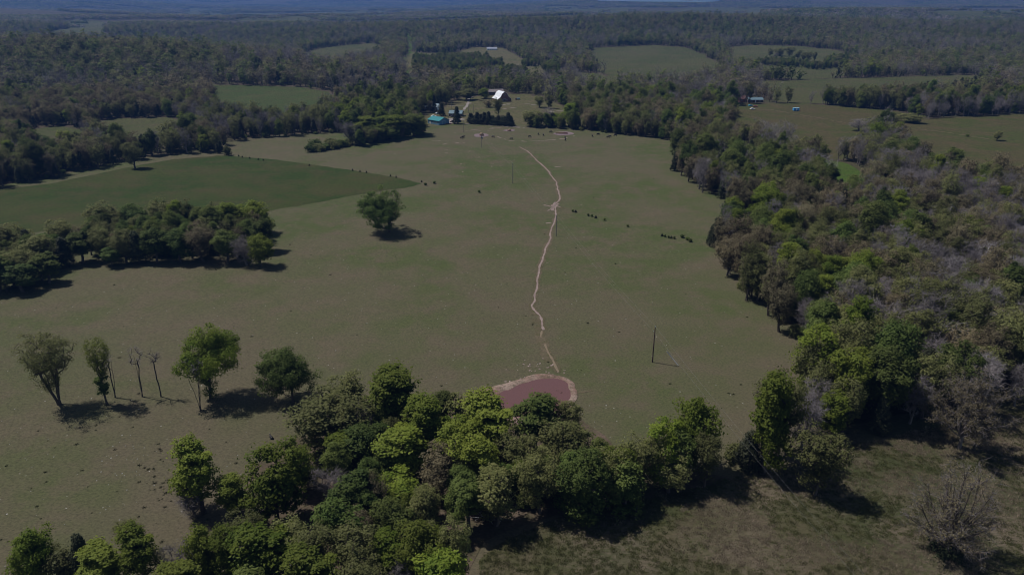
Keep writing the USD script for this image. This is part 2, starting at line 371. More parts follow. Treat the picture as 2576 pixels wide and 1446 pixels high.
ms = sheet(PASTURE.buffer(7).difference(MEADOW.buffer(-3)).intersection(shapely.box(-700, 40, 700, 1200)), 9, 0.05)
tag(usdkit.mesh(stage, "/World/pasture", ms, M_PASTURE, True).GetPrim(), "wide grazed olive pasture with mottled brown patches", "pasture", kind="structure")
tag(usdkit.mesh(stage, "/World/hay_field", sheet(HAY, 9, 0.09), M_HAY, True).GetPrim(), "dark green hay field coming to a point beside the lone oak", "field", kind="structure")
tag(usdkit.mesh(stage, "/World/meadow", sheet(MEADOW, 6, 0.09), M_MEADOW, True).GetPrim(), "straw streaked meadow in the bottom right corner", "meadow", kind="structure")

LITTER = field_poly([(470, 1600), (440, 1440), (560, 1380), (600, 1290), (640, 1190), (700, 1110), (830, 1080), (900, 1020), (1230, 1000), (1420, 1030), (1480, 1080), (1560, 1160), (1850, 1185), (1880, 1195), (1560, 1262), (1340, 1335), (1195, 1390), (1180, 1600)], 3, 5, 1)
tag(usdkit.mesh(stage, "/World/leaf_litter", sheet(LITTER, 6, 0.13), M_LITTER, True).GetPrim(), "pinkish brown leaf litter under the near tree belt", "leaf litter", kind="structure")

S = 1 / 1.16460   # the photograph's own pixels to the pixels used here
WATER_PX = [(1415, 1186), (1446, 1163), (1495, 1140), (1551, 1119), (1592, 1112), (1636, 1110), (1662, 1122), (1673, 1150), (1668, 1176), (1645, 1196), (1600, 1215), (1540, 1225), (1480, 1215), (1435, 1202)]
WATER = field_poly([(x * S, y * S) for x, y in WATER_PX], 0.5, 7, 2)
BANK_PX = [(1396, 1168), (1409, 1150), (1440, 1135), (1493, 1119), (1540, 1104), (1594, 1096), (1648, 1097), (1682, 1116), (1696, 1152), (1682, 1190), (1645, 1218), (1540, 1245), (1440, 1240), (1390, 1200)]
BANK = field_poly([(x * S, y * S) for x, y in BANK_PX], 2.4, 9, 1).union(WATER.buffer(1.5)).buffer(0.3)
tag(usdkit.mesh(stage, "/World/pond_water", sheet(WATER.buffer(0.5), 3, 0.17), M_WATER, True).GetPrim(), "muddy reddish brown pond water", "pond", kind="structure")
bm = sheet(BANK.difference(WATER), 0.9, 0.15)
v = np.array(bm.vertices)
pts = shapely.points(v[:, 0], v[:, 1])
rise = np.minimum(shapely.distance(pts, WATER), shapely.distance(pts, BANK.exterior))
v[:, 2] += np.clip(rise, 0, 1.6) * 0.28 * (0.4 + 1.2 * meshkit.fbm(np.column_stack([v[:, :2] / 0.9, np.zeros(len(v))]), 3, 4))
tag(usdkit.mesh(stage, "/World/pond_bank", trimesh.Trimesh(v, bm.faces, process=False), M_DIRT, True).GetPrim(), "trampled pink earth bank around the muddy pond", "bank", kind="structure")

def ribbon(pix, width, seed, lift=0.11, breaks=0.0):
    """A worn path: the ground points of a polyline of pixels, with an uneven width."""
    p = np.array([at(x * S, y * S)[:2] for x, y in pix])
    d = np.concatenate([[0], np.cumsum(np.linalg.norm(np.diff(p, axis=0), axis=1))])
    s = np.arange(0, d[-1], 0.7)
    c = np.stack([np.interp(s, d, p[:, k]) for k in (0, 1)], 1)
    c += (np.stack([meshkit.noise(np.column_stack([s / 5, s * 0, s * 0]), seed + k) for k in (0, 1)], 1) - 0.5) * 0.7
    t = np.gradient(c, axis=0)
    t /= np.linalg.norm(t, axis=1, keepdims=True) + 1e-9
    n = np.column_stack([-t[:, 1], t[:, 0]])
    w = width * (0.55 + 0.8 * meshkit.noise(np.column_stack([s / 1.7, s * 0, s * 0]), seed + 5))[:, None] / 2
    keep = meshkit.noise(np.column_stack([s / 3, s * 0, s * 0]), seed + 9) > breaks
    a, b = c + n * w, c - n * w
    v = np.stack([a, b], 1).reshape(-1, 2)
    k = np.arange(len(s) - 1)
    k = k[keep[:-1] & keep[1:]]
    f = np.vstack([np.stack([2 * k, 2 * k + 1, 2 * k + 3], 1), np.stack([2 * k, 2 * k + 3, 2 * k + 2], 1)])
    return trimesh.Trimesh(np.column_stack([v, height(v[:, 0], v[:, 1]) + lift]), f, process=False)

trail = [(1522, 431), (1547, 443.6), (1571, 469), (1598, 492), (1617, 517), (1629, 533), (1634, 554), (1640.5, 575.6), (1637, 589), (1625, 601), (1629, 622), (1625, 649), (1613, 680), (1611, 707.6), (1600, 727), (1590, 762),
         (1580, 785), (1578, 804), (1572.6, 843), (1560, 897), (1566, 908), (1582, 924), (1588, 940), (1590, 968)]
tail = [(1590, 968), (1586, 985), (1596, 1002), (1605, 1033), (1618, 1058), (1629, 1076), (1636, 1092)]
wm = cat([ribbon(trail, 2.3, 1, lift=0.095), ribbon(tail, 2.2, 3, lift=0.095), ribbon([(1596, 603), (1625, 602), (1650, 612)], 4.0, 5, lift=0.095), ribbon([(1560, 897), (1566, 940), (1580, 990), (1600, 1050), (1610, 1080)], 2.0, 6, lift=0.097, breaks=0.2), ribbon([(1679, 1152), (1720, 1146), (1787, 1134)], 0.6, 27, lift=0.097, breaks=0.3), ribbon([(1575, 935), (1583, 975)], 0.6, 24, lift=0.099), ribbon([(1588, 740), (1600, 715)], 0.6, 26, lift=0.099)])
tag(usdkit.mesh(stage, "/World/worn_grass", wm, M_WORN, True).GetPrim(), "thin worn grass along both sides of the cattle trail", "worn grass", kind="structure")
tm = ribbon(trail, 0.70, 1)
tag(usdkit.mesh(stage, "/World/cattle_trail", tm, M_TRAIL, True).GetPrim(), "narrow pale cattle trail winding up the pasture from the pond", "trail", kind="structure")

rng = np.random.default_rng(5)
def blob(px, py, w, h, seed, lift=0.10, ragged=0.5):
    """A bare patch w x h metres on the ground at a pixel of the photograph."""
    c = at(px * S, py * S)
    a = np.linspace(0, 2 * np.pi, 22, endpoint=False)
    r = 0.5 * (1 - ragged + 2 * ragged * meshkit.noise(np.column_stack([np.cos(a) * 1.7, np.sin(a) * 1.7, a * 0 + seed * 3.1]), seed))
    xy = np.column_stack([c[0] + np.cos(a) * r * w, c[1] + np.sin(a) * r * h])
    xy = np.vstack([c[None, :2], xy])
    k = np.arange(22)
    return trimesh.Trimesh(np.column_stack([xy, height(xy[:, 0], xy[:, 1]) + lift]), np.stack([k * 0, k + 1, (k + 1) % 22 + 1], 1), process=False)

patches = [ribbon([(1594, 601), (1612, 606), (1627, 603)], 1.3, 21), ribbon([(1600, 655), (1616, 652)], 0.9, 22, breaks=0.2), ribbon([(1612, 612), (1625, 603), (1636, 596)], 1.0, 33), ribbon([(1619, 618), (1625, 603), (1628, 592)], 1.1, 34), ribbon([(1625, 603), (1645, 608)], 0.8, 35, breaks=0.2), ribbon([(1604, 618), (1625, 604)], 0.5, 36, breaks=0.3), blob(1624, 604, 3.2, 4.5, 31)]
for x, y, w, h in [(1157, 450, 2, 2), (1310, 440, 4, 1.5), (1308, 449, 3, 2), (1355, 420, 3, 1.5), (1377, 444, 2, 2), (1443, 421, 3, 1.5), (1440, 488, 1.6, 3), (1443, 481, 1.4, 3), (1356, 504, 1.6, 3), (1352, 480, 1.4, 4), (1403, 460, 1.6, 3),
                   (1540, 1112, 3, 3), (1602, 770, 1, 2), (1632, 490, 9, 2), (1580, 413, 12, 2), (1285, 413, 10, 2), (1700, 600, 3, 1), (1410, 383, 12, 1.5), (1440, 377, 9, 1.5), (1360, 384, 7, 2), (880, 1250, 4, 2)]:
    for q in range(int(4 + w * h / 5)):
        patches.append(blob(x + rng.normal(0, w * 1.1), y + rng.normal(0, h * 0.22), rng.uniform(0.12, 0.4) * w, rng.uniform(0.15, 0.4) * h, int(x + q) % 97))
patches += [ribbon([(1455, 401), (1490, 412), (1540, 415), (1590, 413), (1640, 409), (1685, 399)], 1.2, 41, breaks=0.5), ribbon([(1330, 390), (1400, 380), (1480, 373)], 0.9, 42, breaks=0.45), ribbon([(1296, 424), (1345, 418)], 1.0, 43, breaks=0.45)]
for k in range(34):
    x, y = rng.normal(1590, 36), rng.normal(1082, 16)
    patches.append(blob(x, y, rng.uniform(0.2, 0.7), rng.uniform(0.3, 0.9), 50 + k))
for k in range(60):
    x = rng.uniform(1405, 1560)
    patches.append(blob(x, 1162 - (x - 1405) * 0.36 + rng.normal(0, 7), rng.uniform(0.3, 1.2), rng.uniform(0.3, 1.0), 150 + k))
tag(usdkit.mesh(stage, "/World/bare_earth", cat(patches), M_TRAIL, True).GetPrim(), "scattered bare earth patches worn into the pasture", "bare earth", kind="structure")
pads = [blob(1411, 397, 11, 15, 301, 0.14, 0.25), blob(1492, 383, 9, 10, 302, 0.14, 0.25), blob(1651, 392, 14, 16, 303, 0.14, 0.3)]
M_PAD = simple("trampled_mud", (0.165, 0.122, 0.128), 0.9, 0.2, 0.5)
tag(usdkit.mesh(stage, "/World/feeding_ground", cat(pads), M_PAD, True).GetPrim(), "trampled purplish earth pads around the cattle feeders", "bare earth", kind="structure")
gravel = [ribbon([(1356, 325), (1366, 312), (1372, 303), (1374, 290), (1384, 283)], 2.6, 61, breaks=0.2), ribbon([(1300, 312), (1340, 311), (1372, 312)], 1.2, 62, breaks=0.35), blob(1372, 303, 6, 9, 63), blob(1318, 358, 15, 17, 64), blob(1335, 350, 13, 11, 65), blob(1330, 341, 12, 5, 66),
          blob(1475, 308, 4, 4, 67), blob(1490, 306, 3.5, 4, 68), blob(1503, 316, 6, 3, 69), blob(1565, 307, 6, 3, 70), blob(1478, 319, 4, 3, 71), blob(1640, 325, 8, 3, 72), blob(1615, 327, 6, 4, 73), blob(1545, 305, 5, 2, 74),
          ribbon([(1355, 363), (1420, 366), (1500, 372), (1540, 376)], 2.2, 75, breaks=0.3), ribbon([(1015, 268), (1037, 280), (1072, 301)], 4, 76), ribbon([(1191, 236), (1205, 238)], 6, 77), ribbon([(1300, 146), (1350, 147)], 4, 78)]
tag(usdkit.mesh(stage, "/World/gravel_drive", cat(gravel), M_GRAVEL, True).GetPrim(), "pale gravel drives and yard patches around the farm", "drive", kind="structure")
M_WORN2 = simple("worn_track", (0.17, 0.13, 0.085), 0.9, 0.2, 0.3)
tag(usdkit.mesh(stage, "/World/trail_end", ribbon(tail, 0.62, 3, lift=0.115, breaks=0.12), M_WORN2, True).GetPrim(), "faint lower end of the cattle trail just above the pond", "trail", kind="structure")
tracks = [ribbon([(2212, 321), (2260, 323), (2320, 333), (2420, 350), (2480, 362)], 0.8, 81, 0.25, 0.3), ribbon([(2695, 381), (2760, 387), (2830, 398), (2900, 409)], 0.9, 82, 0.2, 0.2)]
tag(usdkit.mesh(stage, "/World/field_track", cat(tracks), M_WORN2, True).GetPrim(), "faint pale tracks across the tan fields on the right", "track", kind="structure")
far_lake = blob(1935, 2.0, 1100, 700, 91, 14, 0.3)
tag(usdkit.mesh(stage, "/World/lake", far_lake, simple("lake_water", (0.05, 0.09, 0.13), 0.05, spec=0.6)).GetPrim(), "glint of a far blue lake at the top edge", "lake", kind="structure")

# ------------------------------------------------------------------ trees
def grow(rng, H, base, R, n, shape="round", trunk=0.3, lobes=5, lean=0.0, spread=1.0, stems=1, vase=0.25, ragged=0.0, least=0.022):
    """A branch skeleton: nodes, parents, radii and the crown's cluster points. base: where the crown starts; R: its radius."""
    nodes, par = [np.zeros(3)], [-1]
    top = base + (H - base) * (0.35 if shape != "cone" else 0.93)
    ang0 = rng.uniform(0, 6.28)
    for s in range(stems):
        last, x = 0, np.zeros(2)
        drift = rng.normal(0, 0.05, 2) + lean * np.array([math.cos(ang0), math.sin(ang0)])
        if stems > 1:
            drift += 0.16 * np.array([math.cos(6.28 * s / stems + ang0), math.sin(6.28 * s / stems + ang0)])
        m = max(3, int(top / 1.3))
        for k in range(1, m + 1):
            x = x + (drift + rng.normal(0, 0.06, 2)) * top / m
            nodes.append(np.array([x[0], x[1], top * k / m])); par.append(last); last = len(nodes) - 1
    if shape == "cone":
        u = rng.uniform(0, 1, n) ** 0.8
        z = base + (H - base) * (1 - (1 - u) ** 1.0)
        rr = R * (1 - (z - base) / (H - base)) ** 0.75 * np.sqrt(rng.uniform(0.25, 1, n)) * rng.uniform(0.75, 1.12, n)
        a = rng.uniform(0, 6.28, n)
        c = np.column_stack([rr * np.cos(a), rr * np.sin(a), z])
    else:
        la = rng.uniform(0, 6.28, lobes) + np.arange(lobes) * 6.28 / lobes
        lz = rng.uniform(0.14, 0.80, lobes)
        lc = np.column_stack([0.45 * R * np.cos(la) * rng.uniform(0.5, 1.2, lobes), 0.45 * R * np.sin(la) * rng.uniform(0.5, 1.2, lobes), base + (H - base) * lz])
        lr = np.column_stack([R * rng.uniform(0.42, 0.66, lobes)] * 2 + [(H - base) * rng.uniform(0.24, 0.36, lobes)])
        if ragged:
            lc[:, :2] *= 1 + 0.5 * ragged
            lr *= 1 - 0.33 * ragged
        lc = np.vstack([lc, [[0, 0, base + (H - base) * 0.54]]])
        lr = np.vstack([lr, [[R * 0.66 * (1 - 0.3 * ragged), R * 0.66 * (1 - 0.3 * ragged), (H - base) * 0.44 * (1 - 0.15 * ragged)]]])
        w = lr.prod(1) ** 0.8
        which = rng.choice(len(lc), n, p=w / w.sum())
        d = rng.normal(size=(n, 3)); d /= np.linalg.norm(d, axis=1, keepdims=True)
        c = lc[which] + d * lr[which] * (rng.uniform(0.3, 1, n) ** 0.45)[:, None]
        if shape == "vase":
            f = np.clip((c[:, 2] - base) / (H - base), 0.02, 1)
            c[:, :2] *= (vase + (1.15 - vase) * f ** 0.7)[:, None]
        c[:, 2] = np.clip(c[:, 2], base * 0.75 + 0.3, H)
        c[:, :2] *= spread
    root = np.array([0, 0, base * 0.8])
    for q in np.argsort(np.linalg.norm(c - root, axis=1)):
        p = c[q]
        arr = np.array(nodes)
        d = np.linalg.norm(arr - p, axis=1)
        hor = np.linalg.norm(arr[:, :2] - p[:2], axis=1)
        rise = 0.55 if shape == "vase" else 0.25 if shape != "cone" else -0.3
        cost = d + 1.6 * np.maximum(0, arr[:, 2] - p[2] + rise * hor)
        b = int(np.argmin(cost))
        steps = max(1, int(d[b] / 1.1))
        a0, db = arr[b], d[b]
        for s in range(1, steps + 1):
            t = s / steps
            mid = a0 + (p - a0) * t
            mid[2] += (0.12 if shape != "cone" else -0.05) * db * math.sin(math.pi * t) * (-1 if shape != "vase" else -0.15)
            mid += rng.normal(0, 0.05, 3) * (s < steps)
            nodes.append(mid); par.append(b); b = len(nodes) - 1
    nodes, par = np.array(nodes), np.array(par)
    load = np.ones(len(nodes))
    for q in range(len(nodes) - 1, 0, -1):
        load[par[q]] += load[q]
    rad = trunk * (load / load[0]) ** 0.46
    rad = np.maximum(rad, least)
    return nodes, par, rad, c

def wood(nodes, par, rad, sides=5, least=0.0):
    k = np.arange(1, len(nodes))
    k = k[rad[k] >= least]
    a, b = nodes[par[k]], nodes[k]
    ra, rb = rad[par[k]], rad[k]
    ra = np.minimum(ra, rb * 1.9 + 0.01)
    low = par[k] == 0
    ra = np.where(low, rad[0] * 1.35, ra)
    t = b - a
    t /= np.linalg.norm(t, axis=1, keepdims=True) + 1e-9
    u = np.cross(t, np.where(np.abs(t[:, 2:]) < 0.9, [0, 0, 1.0], [1.0, 0, 0]))
    u /= np.linalg.norm(u, axis=1, keepdims=True) + 1e-9
    w = np.cross(t, u)
    ang = np.arange(sides) * 2 * np.pi / sides
    ring = np.cos(ang)[None, :, None] * u[:, None] + np.sin(ang)[None, :, None] * w[:, None]
    v = np.concatenate([(a - t * ra[:, None] * 0.3)[:, None] + ring * ra[:, None, None], b[:, None] + ring * rb[:, None, None]], 1)
    o = np.arange(len(k))[:, None] * 2 * sides
    j = np.arange(sides)
    n = (j + 1) % sides
    f = np.concatenate([np.stack([o + j, o + n, o + sides + n], -1), np.stack([o + j, o + sides + n, o + sides + j], -1)], 1).reshape(-1, 3)
    return trimesh.Trimesh(v.reshape(-1, 3), f, process=False)

def leaves(rng, centers, per, cluster, size, up=0.45, flat=0.75, mess=0.5):
    """Leaf sprays round the cluster points: small bent quads; returns the mesh and a tint per vertex."""
    n = len(centers) * per
    cid = np.repeat(np.arange(len(centers)), per)
    off = rng.normal(size=(n, 3))
    off *= (rng.uniform(0.25, 1, n) ** 0.5 / (np.linalg.norm(off, axis=1) + 1e-9))[:, None] * cluster * np.array([1, 1, flat])
    off *= rng.uniform(0.65, 1.3, len(centers))[cid][:, None] * np.where(rng.uniform(0, 1, n) < 0.09, 1.65, 1.0)[:, None]
    p = centers[cid] + off
    out = p - (centers.mean(0) - np.array([0, 0, 0.15 * np.ptp(centers[:, 2])]))
    out /= np.linalg.norm(out, axis=1, keepdims=True) + 1e-9
    nor = off / (np.linalg.norm(off, axis=1, keepdims=True) + 1e-9) * 0.45 + out * (0.75 if mess > 0.4 else 1.0) + np.array([0, 0, up * 0.6]) + rng.normal(0, mess, (n, 3))
    nor /= np.linalg.norm(nor, axis=1, keepdims=True)
    r = rng.normal(size=(n, 3))
    u = np.cross(nor, r); u /= np.linalg.norm(u, axis=1, keepdims=True) + 1e-9
    w = np.cross(nor, u)
    s = (size * rng.uniform(0.6, 1.35, n))[:, None]
    a, b = u * s * 0.62, w * s * 0.36
    bend = nor * s * 0.12
    v = np.stack([p - a, p - b - bend, p + a, p + b - bend], 1).reshape(-1, 3)
    v[:, 2] = np.maximum(v[:, 2], 0.05)
    k = np.arange(n)[:, None] * 4
    f = np.concatenate([k + [0, 1, 2], k + [0, 2, 3]], 1).reshape(-1, 3)
    tint = np.clip(rng.uniform(0, 1, len(centers))[cid] * 0.6 + rng.uniform(0, 1, n) * 0.4, 0, 1)
    return trimesh.Trimesh(v, f, process=False), np.repeat(tint, 4)

def twigs(rng, nodes, par, rad, tips, per, length, width):
    """Fine bare twigs fanning out of the branch ends, as slim crossed blades."""
    n = len(tips) * per
    cid = np.repeat(np.arange(len(tips)), per)
    d = rng.normal(size=(n, 3)) + np.array([0, 0, 0.55])
    out = tips[cid] * np.array([1, 1, 0.0])
    d += 0.7 * out / (np.linalg.norm(out, axis=1, keepdims=True) + 1e-9)
    d /= np.linalg.norm(d, axis=1, keepdims=True)
    l = (length * rng.uniform(0.4, 1.25, n))[:, None]
    a = tips[cid] + rng.normal(0, 0.12, (n, 3))
    u = np.cross(d, rng.normal(size=(n, 3))); u /= np.linalg.norm(u, axis=1, keepdims=True) + 1e-9
    w = width * rng.uniform(0.6, 1.3, n)[:, None]
    mid = a + d * l * 0.55 + rng.normal(0, 0.08, (n, 3)) * l
    end = a + d * l + rng.normal(0, 0.12, (n, 3)) * l
    v = np.stack([a - u * w, a + u * w, mid + u * w * 0.7, mid - u * w * 0.7, end], 1).reshape(-1, 3)
    k = np.arange(n)[:, None] * 5
    f = np.concatenate([k + [0, 1, 2], k + [0, 2, 3], k + [3, 2, 4]], 1).reshape(-1, 3)
    return trimesh.Trimesh(v, f, process=False), np.repeat(rng.uniform(0, 1, n), 5)

def tree_meshes(kind, seed, H, base, R, detail=1.0, stems=1, trunk=None, spread=1.0, dense=1.0, lean=0.0, vase=0.25, ragged=0.0, least=0.022):
    """(wood mesh, crown mesh, tint) of one tree."""
    rng = np.random.default_rng(seed)
    trunk = trunk or 0.022 * H
    far = (1.1, 0.75, 0.3) if detail < 0.2 else (0.5, 0.75, 0.5)
    if kind in ("leafy", "light"):
        n = int(105 * detail ** 0.6 * dense)
        nodes, par, rad, c = grow(rng, H, base, R, n, "round", trunk, int(rng.integers(4, 7)) + int(5 * ragged), lean, spread, stems, vase, ragged, least)
        per = int((105 if kind == "leafy" else 34) * detail)
        size = 0.345 / math.sqrt(max(detail, 0.06)) ** 1.0
        cl = min(R * 0.25 + 0.1, 1.35)
        lf, tint = leaves(rng, c, max(per, 3), cl, size, *far)
    elif kind == "budding":
        n = int(190 * detail ** 0.6 * dense)
        nodes, par, rad, c = grow(rng, H, base, R, n, "vase", trunk, int(rng.integers(5, 8)), lean, spread, stems, vase, ragged, least)
        lf, tint = leaves(rng, c, max(int(38 * detail), 3), min(R * 0.19 + 0.1, 1.1), 0.29 / math.sqrt(max(detail, 0.06)), *far)
    elif kind == "sparse":
        n = int(240 * detail ** 0.6 * dense)
        nodes, par, rad, c = grow(rng, H, base, R, n, "vase", trunk, int(rng.integers(5, 8)), lean, spread, stems, vase, ragged, least)
        a, t1 = leaves(rng, c, max(int(7 * detail), 1), R * 0.12 + 0.1, 0.30 / math.sqrt(max(detail, 0.06)), 0.3)
        b, t2 = twigs(rng, nodes, par, rad, c, max(int(5 * detail), 1), 1.0, 0.02 / math.sqrt(max(detail, 0.06)))
        lf, tint = cat([a, b]), np.concatenate([t1, t2])
    elif kind == "bare":
        n = int(230 * detail ** 0.6 * dense)
        nodes, par, rad, c = grow(rng, H, base, R, n, "vase", trunk, int(rng.integers(5, 8)), lean, spread, stems, vase, ragged, least)
        lf, tint = twigs(rng, nodes, par, rad, c, max(int(11 * detail), 2), 1.35, 0.024 / math.sqrt(max(detail, 0.05)))
    elif kind == "cedar":
        n = int(170 * detail ** 0.6 * dense)
        nodes, par, rad, c = grow(rng, H, base, R, n, "cone", trunk, 1, 0, spread, 1)
        lf, tint = leaves(rng, c, max(int(34 * detail), 3), R * 0.24 + 0.1, 0.36 / math.sqrt(max(detail, 0.06)), 0.25, 0.8)
    else:  # shrub
        n = int(50 * detail ** 0.6 * dense)
        nodes, par, rad, c = grow(rng, H, base, R, n, "round", trunk, 4, lean, spread, 3)
        lf, tint = leaves(rng, c, max(int(40 * detail), 3), R * 0.28 + 0.1, 0.30 / math.sqrt(max(detail, 0.06)))
    return wood(nodes, par, rad, 5 if detail > 0.5 else 3, 0.0 if detail > 0.5 else 0.06), lf, tint

# colour, kind, seeds, height, crown base, crown radius, bark, words
KINDS = {
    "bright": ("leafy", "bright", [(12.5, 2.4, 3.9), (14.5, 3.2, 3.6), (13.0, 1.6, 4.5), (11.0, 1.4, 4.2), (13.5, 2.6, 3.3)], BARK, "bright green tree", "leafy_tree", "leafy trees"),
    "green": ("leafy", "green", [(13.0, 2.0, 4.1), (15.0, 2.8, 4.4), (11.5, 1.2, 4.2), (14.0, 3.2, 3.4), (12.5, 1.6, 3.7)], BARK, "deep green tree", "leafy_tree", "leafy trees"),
    "olive": ("budding", "olive", [(13.5, 2.6, 4.2), (12.5, 2.0, 4.4), (15.0, 2.8, 4.3), (11.5, 1.6, 3.7), (14.0, 2.2, 3.5)], BARK, "olive green tree", "budding_tree", "budding trees"),
    "brown": ("budding", "brown", [(13.0, 2.8, 4.4), (14.5, 3.2, 4.2), (12.0, 2.2, 3.7), (11.5, 1.6, 4.2)], BARK, "brown budding tree", "budding_tree", "budding trees"),
    "grey": ("bare", "grey", [(13.5, 3.2, 3.9), (12.5, 2.6, 4.2), (15.0, 4.0, 4.0), (12.0, 2.4, 3.3)], BARK_GREY, "grey leafless tree", "leafless_tree", "leafless trees"),
    "pale": ("bare", "grey", [(16.0, 4.5, 4.6), (14.5, 4.0, 4.2)], BARK_PALE, "white limbed leafless tree", "leafless_tree", "leafless trees"),
    "cedar": ("cedar", "cedar", [(9.0, 0.5, 2.5), (10.5, 0.6, 2.4), (8.0, 0.4, 2.7)], BARK, "dark cedar", "cedar_tree", "cedars"),
    "shrub": ("shrub", "green", [(3.2, 0.2, 1.9), (2.6, 0.2, 2.1)], BARK, "low green shrub", "shrub", "shrubs"),
    "thicket": ("shrub", "olive", [(3.6, 0.2, 2.2), (3.0, 0.2, 2.3)], BARK, "low olive shrub", "shrub", "shrubs"),
}
KLASS, HEIGHTS = {}, {}
root = stage.CreateClassPrim("/World/tree_kinds")
for name, (kind, fol, sizes, bark, *_r) in KINDS.items():
    for n, (H, b, R) in enumerate(sizes):
        path = f"/World/tree_kinds/{name}_{n + 1:03d}"
        UsdGeom.Xform.Define(stage, path)
        w, lf, tint = tree_meshes(kind, 100 + 17 * n + len(name) * 7, H, b, R, vase=0.6)
        part(path, "trunk", w, bark, 40)
        part(path, "crown", lf, FOL[fol], tint=tint)
        KLASS.setdefault(name, []).append(path)
        HEIGHTS.setdefault(name, []).append(H)

ALL_FIELDS = [PASTURE.buffer(1.5), HAY, MEADOW.buffer(1.5)] + field_shapes
FIELD_UNION = unary_union([f.buffer(2.0) for f in field_shapes] + [PASTURE.buffer(1.0), HAY.buffer(1), MEADOW.buffer(1)])
shapely.prepare(FIELD_UNION)

# zones of the picture (on the ground) with their own mix of trees
def ellipse(px, py, wx, wy):
    c = at(px, py)
    a = at(px - wx, py); b = at(px, py - wy); d = at(px, py + wy)
    return c[0], (b[1] + d[1]) / 2, abs(c[0] - a[0]), abs(b[1] - d[1]) / 2
ZONES = [
    (ellipse(2430, 560, 150, 130), dict(grey=0.62, brown=0.22, olive=0.16)),
    (ellipse(2250, 520, 110, 70), dict(grey=0.45, brown=0.25, olive=0.2, cedar=0.1)),
    (ellipse(1960, 345, 110, 35), dict(grey=0.5, olive=0.25, cedar=0.25)),
    (ellipse(2070, 415, 60, 40), dict(grey=0.45, cedar=0.25, olive=0.3)),
    (ellipse(1900, 470, 130, 70), dict(cedar=0.3, green=0.25, olive=0.3, grey=0.15)),
    (ellipse(2300, 760, 180, 70), dict(brown=0.35, olive=0.3, grey=0.35)),
    (ellipse(2420, 920, 220, 90), dict(brown=0.3, olive=0.48, grey=0.22)),
    (ellipse(2060, 780, 90, 70), dict(green=0.6, bright=0.15, olive=0.25)),
    (ellipse(1900, 620, 60, 70), dict(green=0.45, bright=0.2, olive=0.15, cedar=0.2)),
    (ellipse(1400, 200, 350, 18), dict(grey=0.72, brown=0.2, olive=0.08)),
    (ellipse(1800, 225, 260, 35), dict(grey=0.55, brown=0.25, olive=0.2)),
    (ellipse(800, 165, 260, 22), dict(grey=0.6, brown=0.2, olive=0.2)),
    (ellipse(380, 265, 260, 60), dict(brown=0.5, grey=0.2, olive=0.2, cedar=0.1)),
    (ellipse(120, 330, 220, 50), dict(brown=0.35, cedar=0.35, olive=0.2, grey=0.1)),
    (ellipse(250, 160, 350, 35), dict(olive=0.5, green=0.3, brown=0.2)),
    (ellipse(2085, 1000, 170, 125), dict(olive=0.6, green=0.3, bright=0.1)),
    (ellipse(2420, 250, 200, 28), dict(cedar=0.45, brown=0.3, olive=0.25)),
    (ellipse(700, 330, 220, 30), dict(grey=0.35, cedar=0.35, olive=0.3)),
    (ellipse(950, 310, 110, 26), dict(olive=0.4, bright=0.3, green=0.3)),
    (ellipse(950, 225, 150, 35), dict(cedar=0.4, grey=0.4, brown=0.2)),
]
NAMES = ["bright", "green", "olive", "brown", "grey", "cedar"]
def kinds_at(x, y, rng):
    n = len(x)
    w = np.tile(np.array([0.05, 0.13, 0.36, 0.17, 0.19, 0.10]), (n, 1))
    z0 = np.zeros(n)
    n1 = meshkit.fbm(np.column_stack([x / 90, y / 90, z0]), 2, 51)
    n2 = meshkit.fbm(np.column_stack([x / 140, y / 140, z0]), 2, 57)
    w[:, 4] *= np.where(n1 > 0.58, 5, 0.6)
    w[:, 5] *= np.where(n2 > 0.58, 5, 0.5)
    w[:, 3] *= np.where(n1 < 0.42, 2.5, 1)
    w[:, 1] *= np.where(n2 < 0.42, 2.5, 1)
    w[y > 700] *= np.array([1.2, 1.0, 1.3, 1.15, 1.35, 0.45])
    right = (x > 60) & (x > 0.12 * y + 20) & (y < 640)
    w[right] = w[right] * np.array([1.0, 0.8, 0.75, 1.25, 2.1, 0.9])
    for (cx, cy, rx, ry), mix in ZONES:
        inside = ((x - cx) / rx) ** 2 + ((y - cy) / ry) ** 2 < rng.uniform(0.7, 1.15, n)
        w[inside] = [mix.get(k, 0.02) for k in NAMES]
    c = np.cumsum(w / w.sum(1, keepdims=True), 1)
    return (rng.uniform(0, 1, n)[:, None] > c).sum(1).clip(0, 5)

def scatter(y0, y1, cell, seed):
    """Places for trees in the woods between two distances, one in each cell at random, clear of the fields."""
    rng = np.random.default_rng(seed)
    yy = np.arange(y0, y1, cell)
    out = []
    for y in yy:
        half = 0.74 * y + 40
        xx = np.arange(-half, half, cell)
        out.append(np.column_stack([xx + rng.uniform(-0.48, 0.48, len(xx)) * cell, y + rng.uniform(-0.48, 0.48, len(xx)) * cell]))
    p = np.vstack(out)
    p = p[~shapely.contains_xy(FIELD_UNION, p[:, 0], p[:, 1])]
    return p

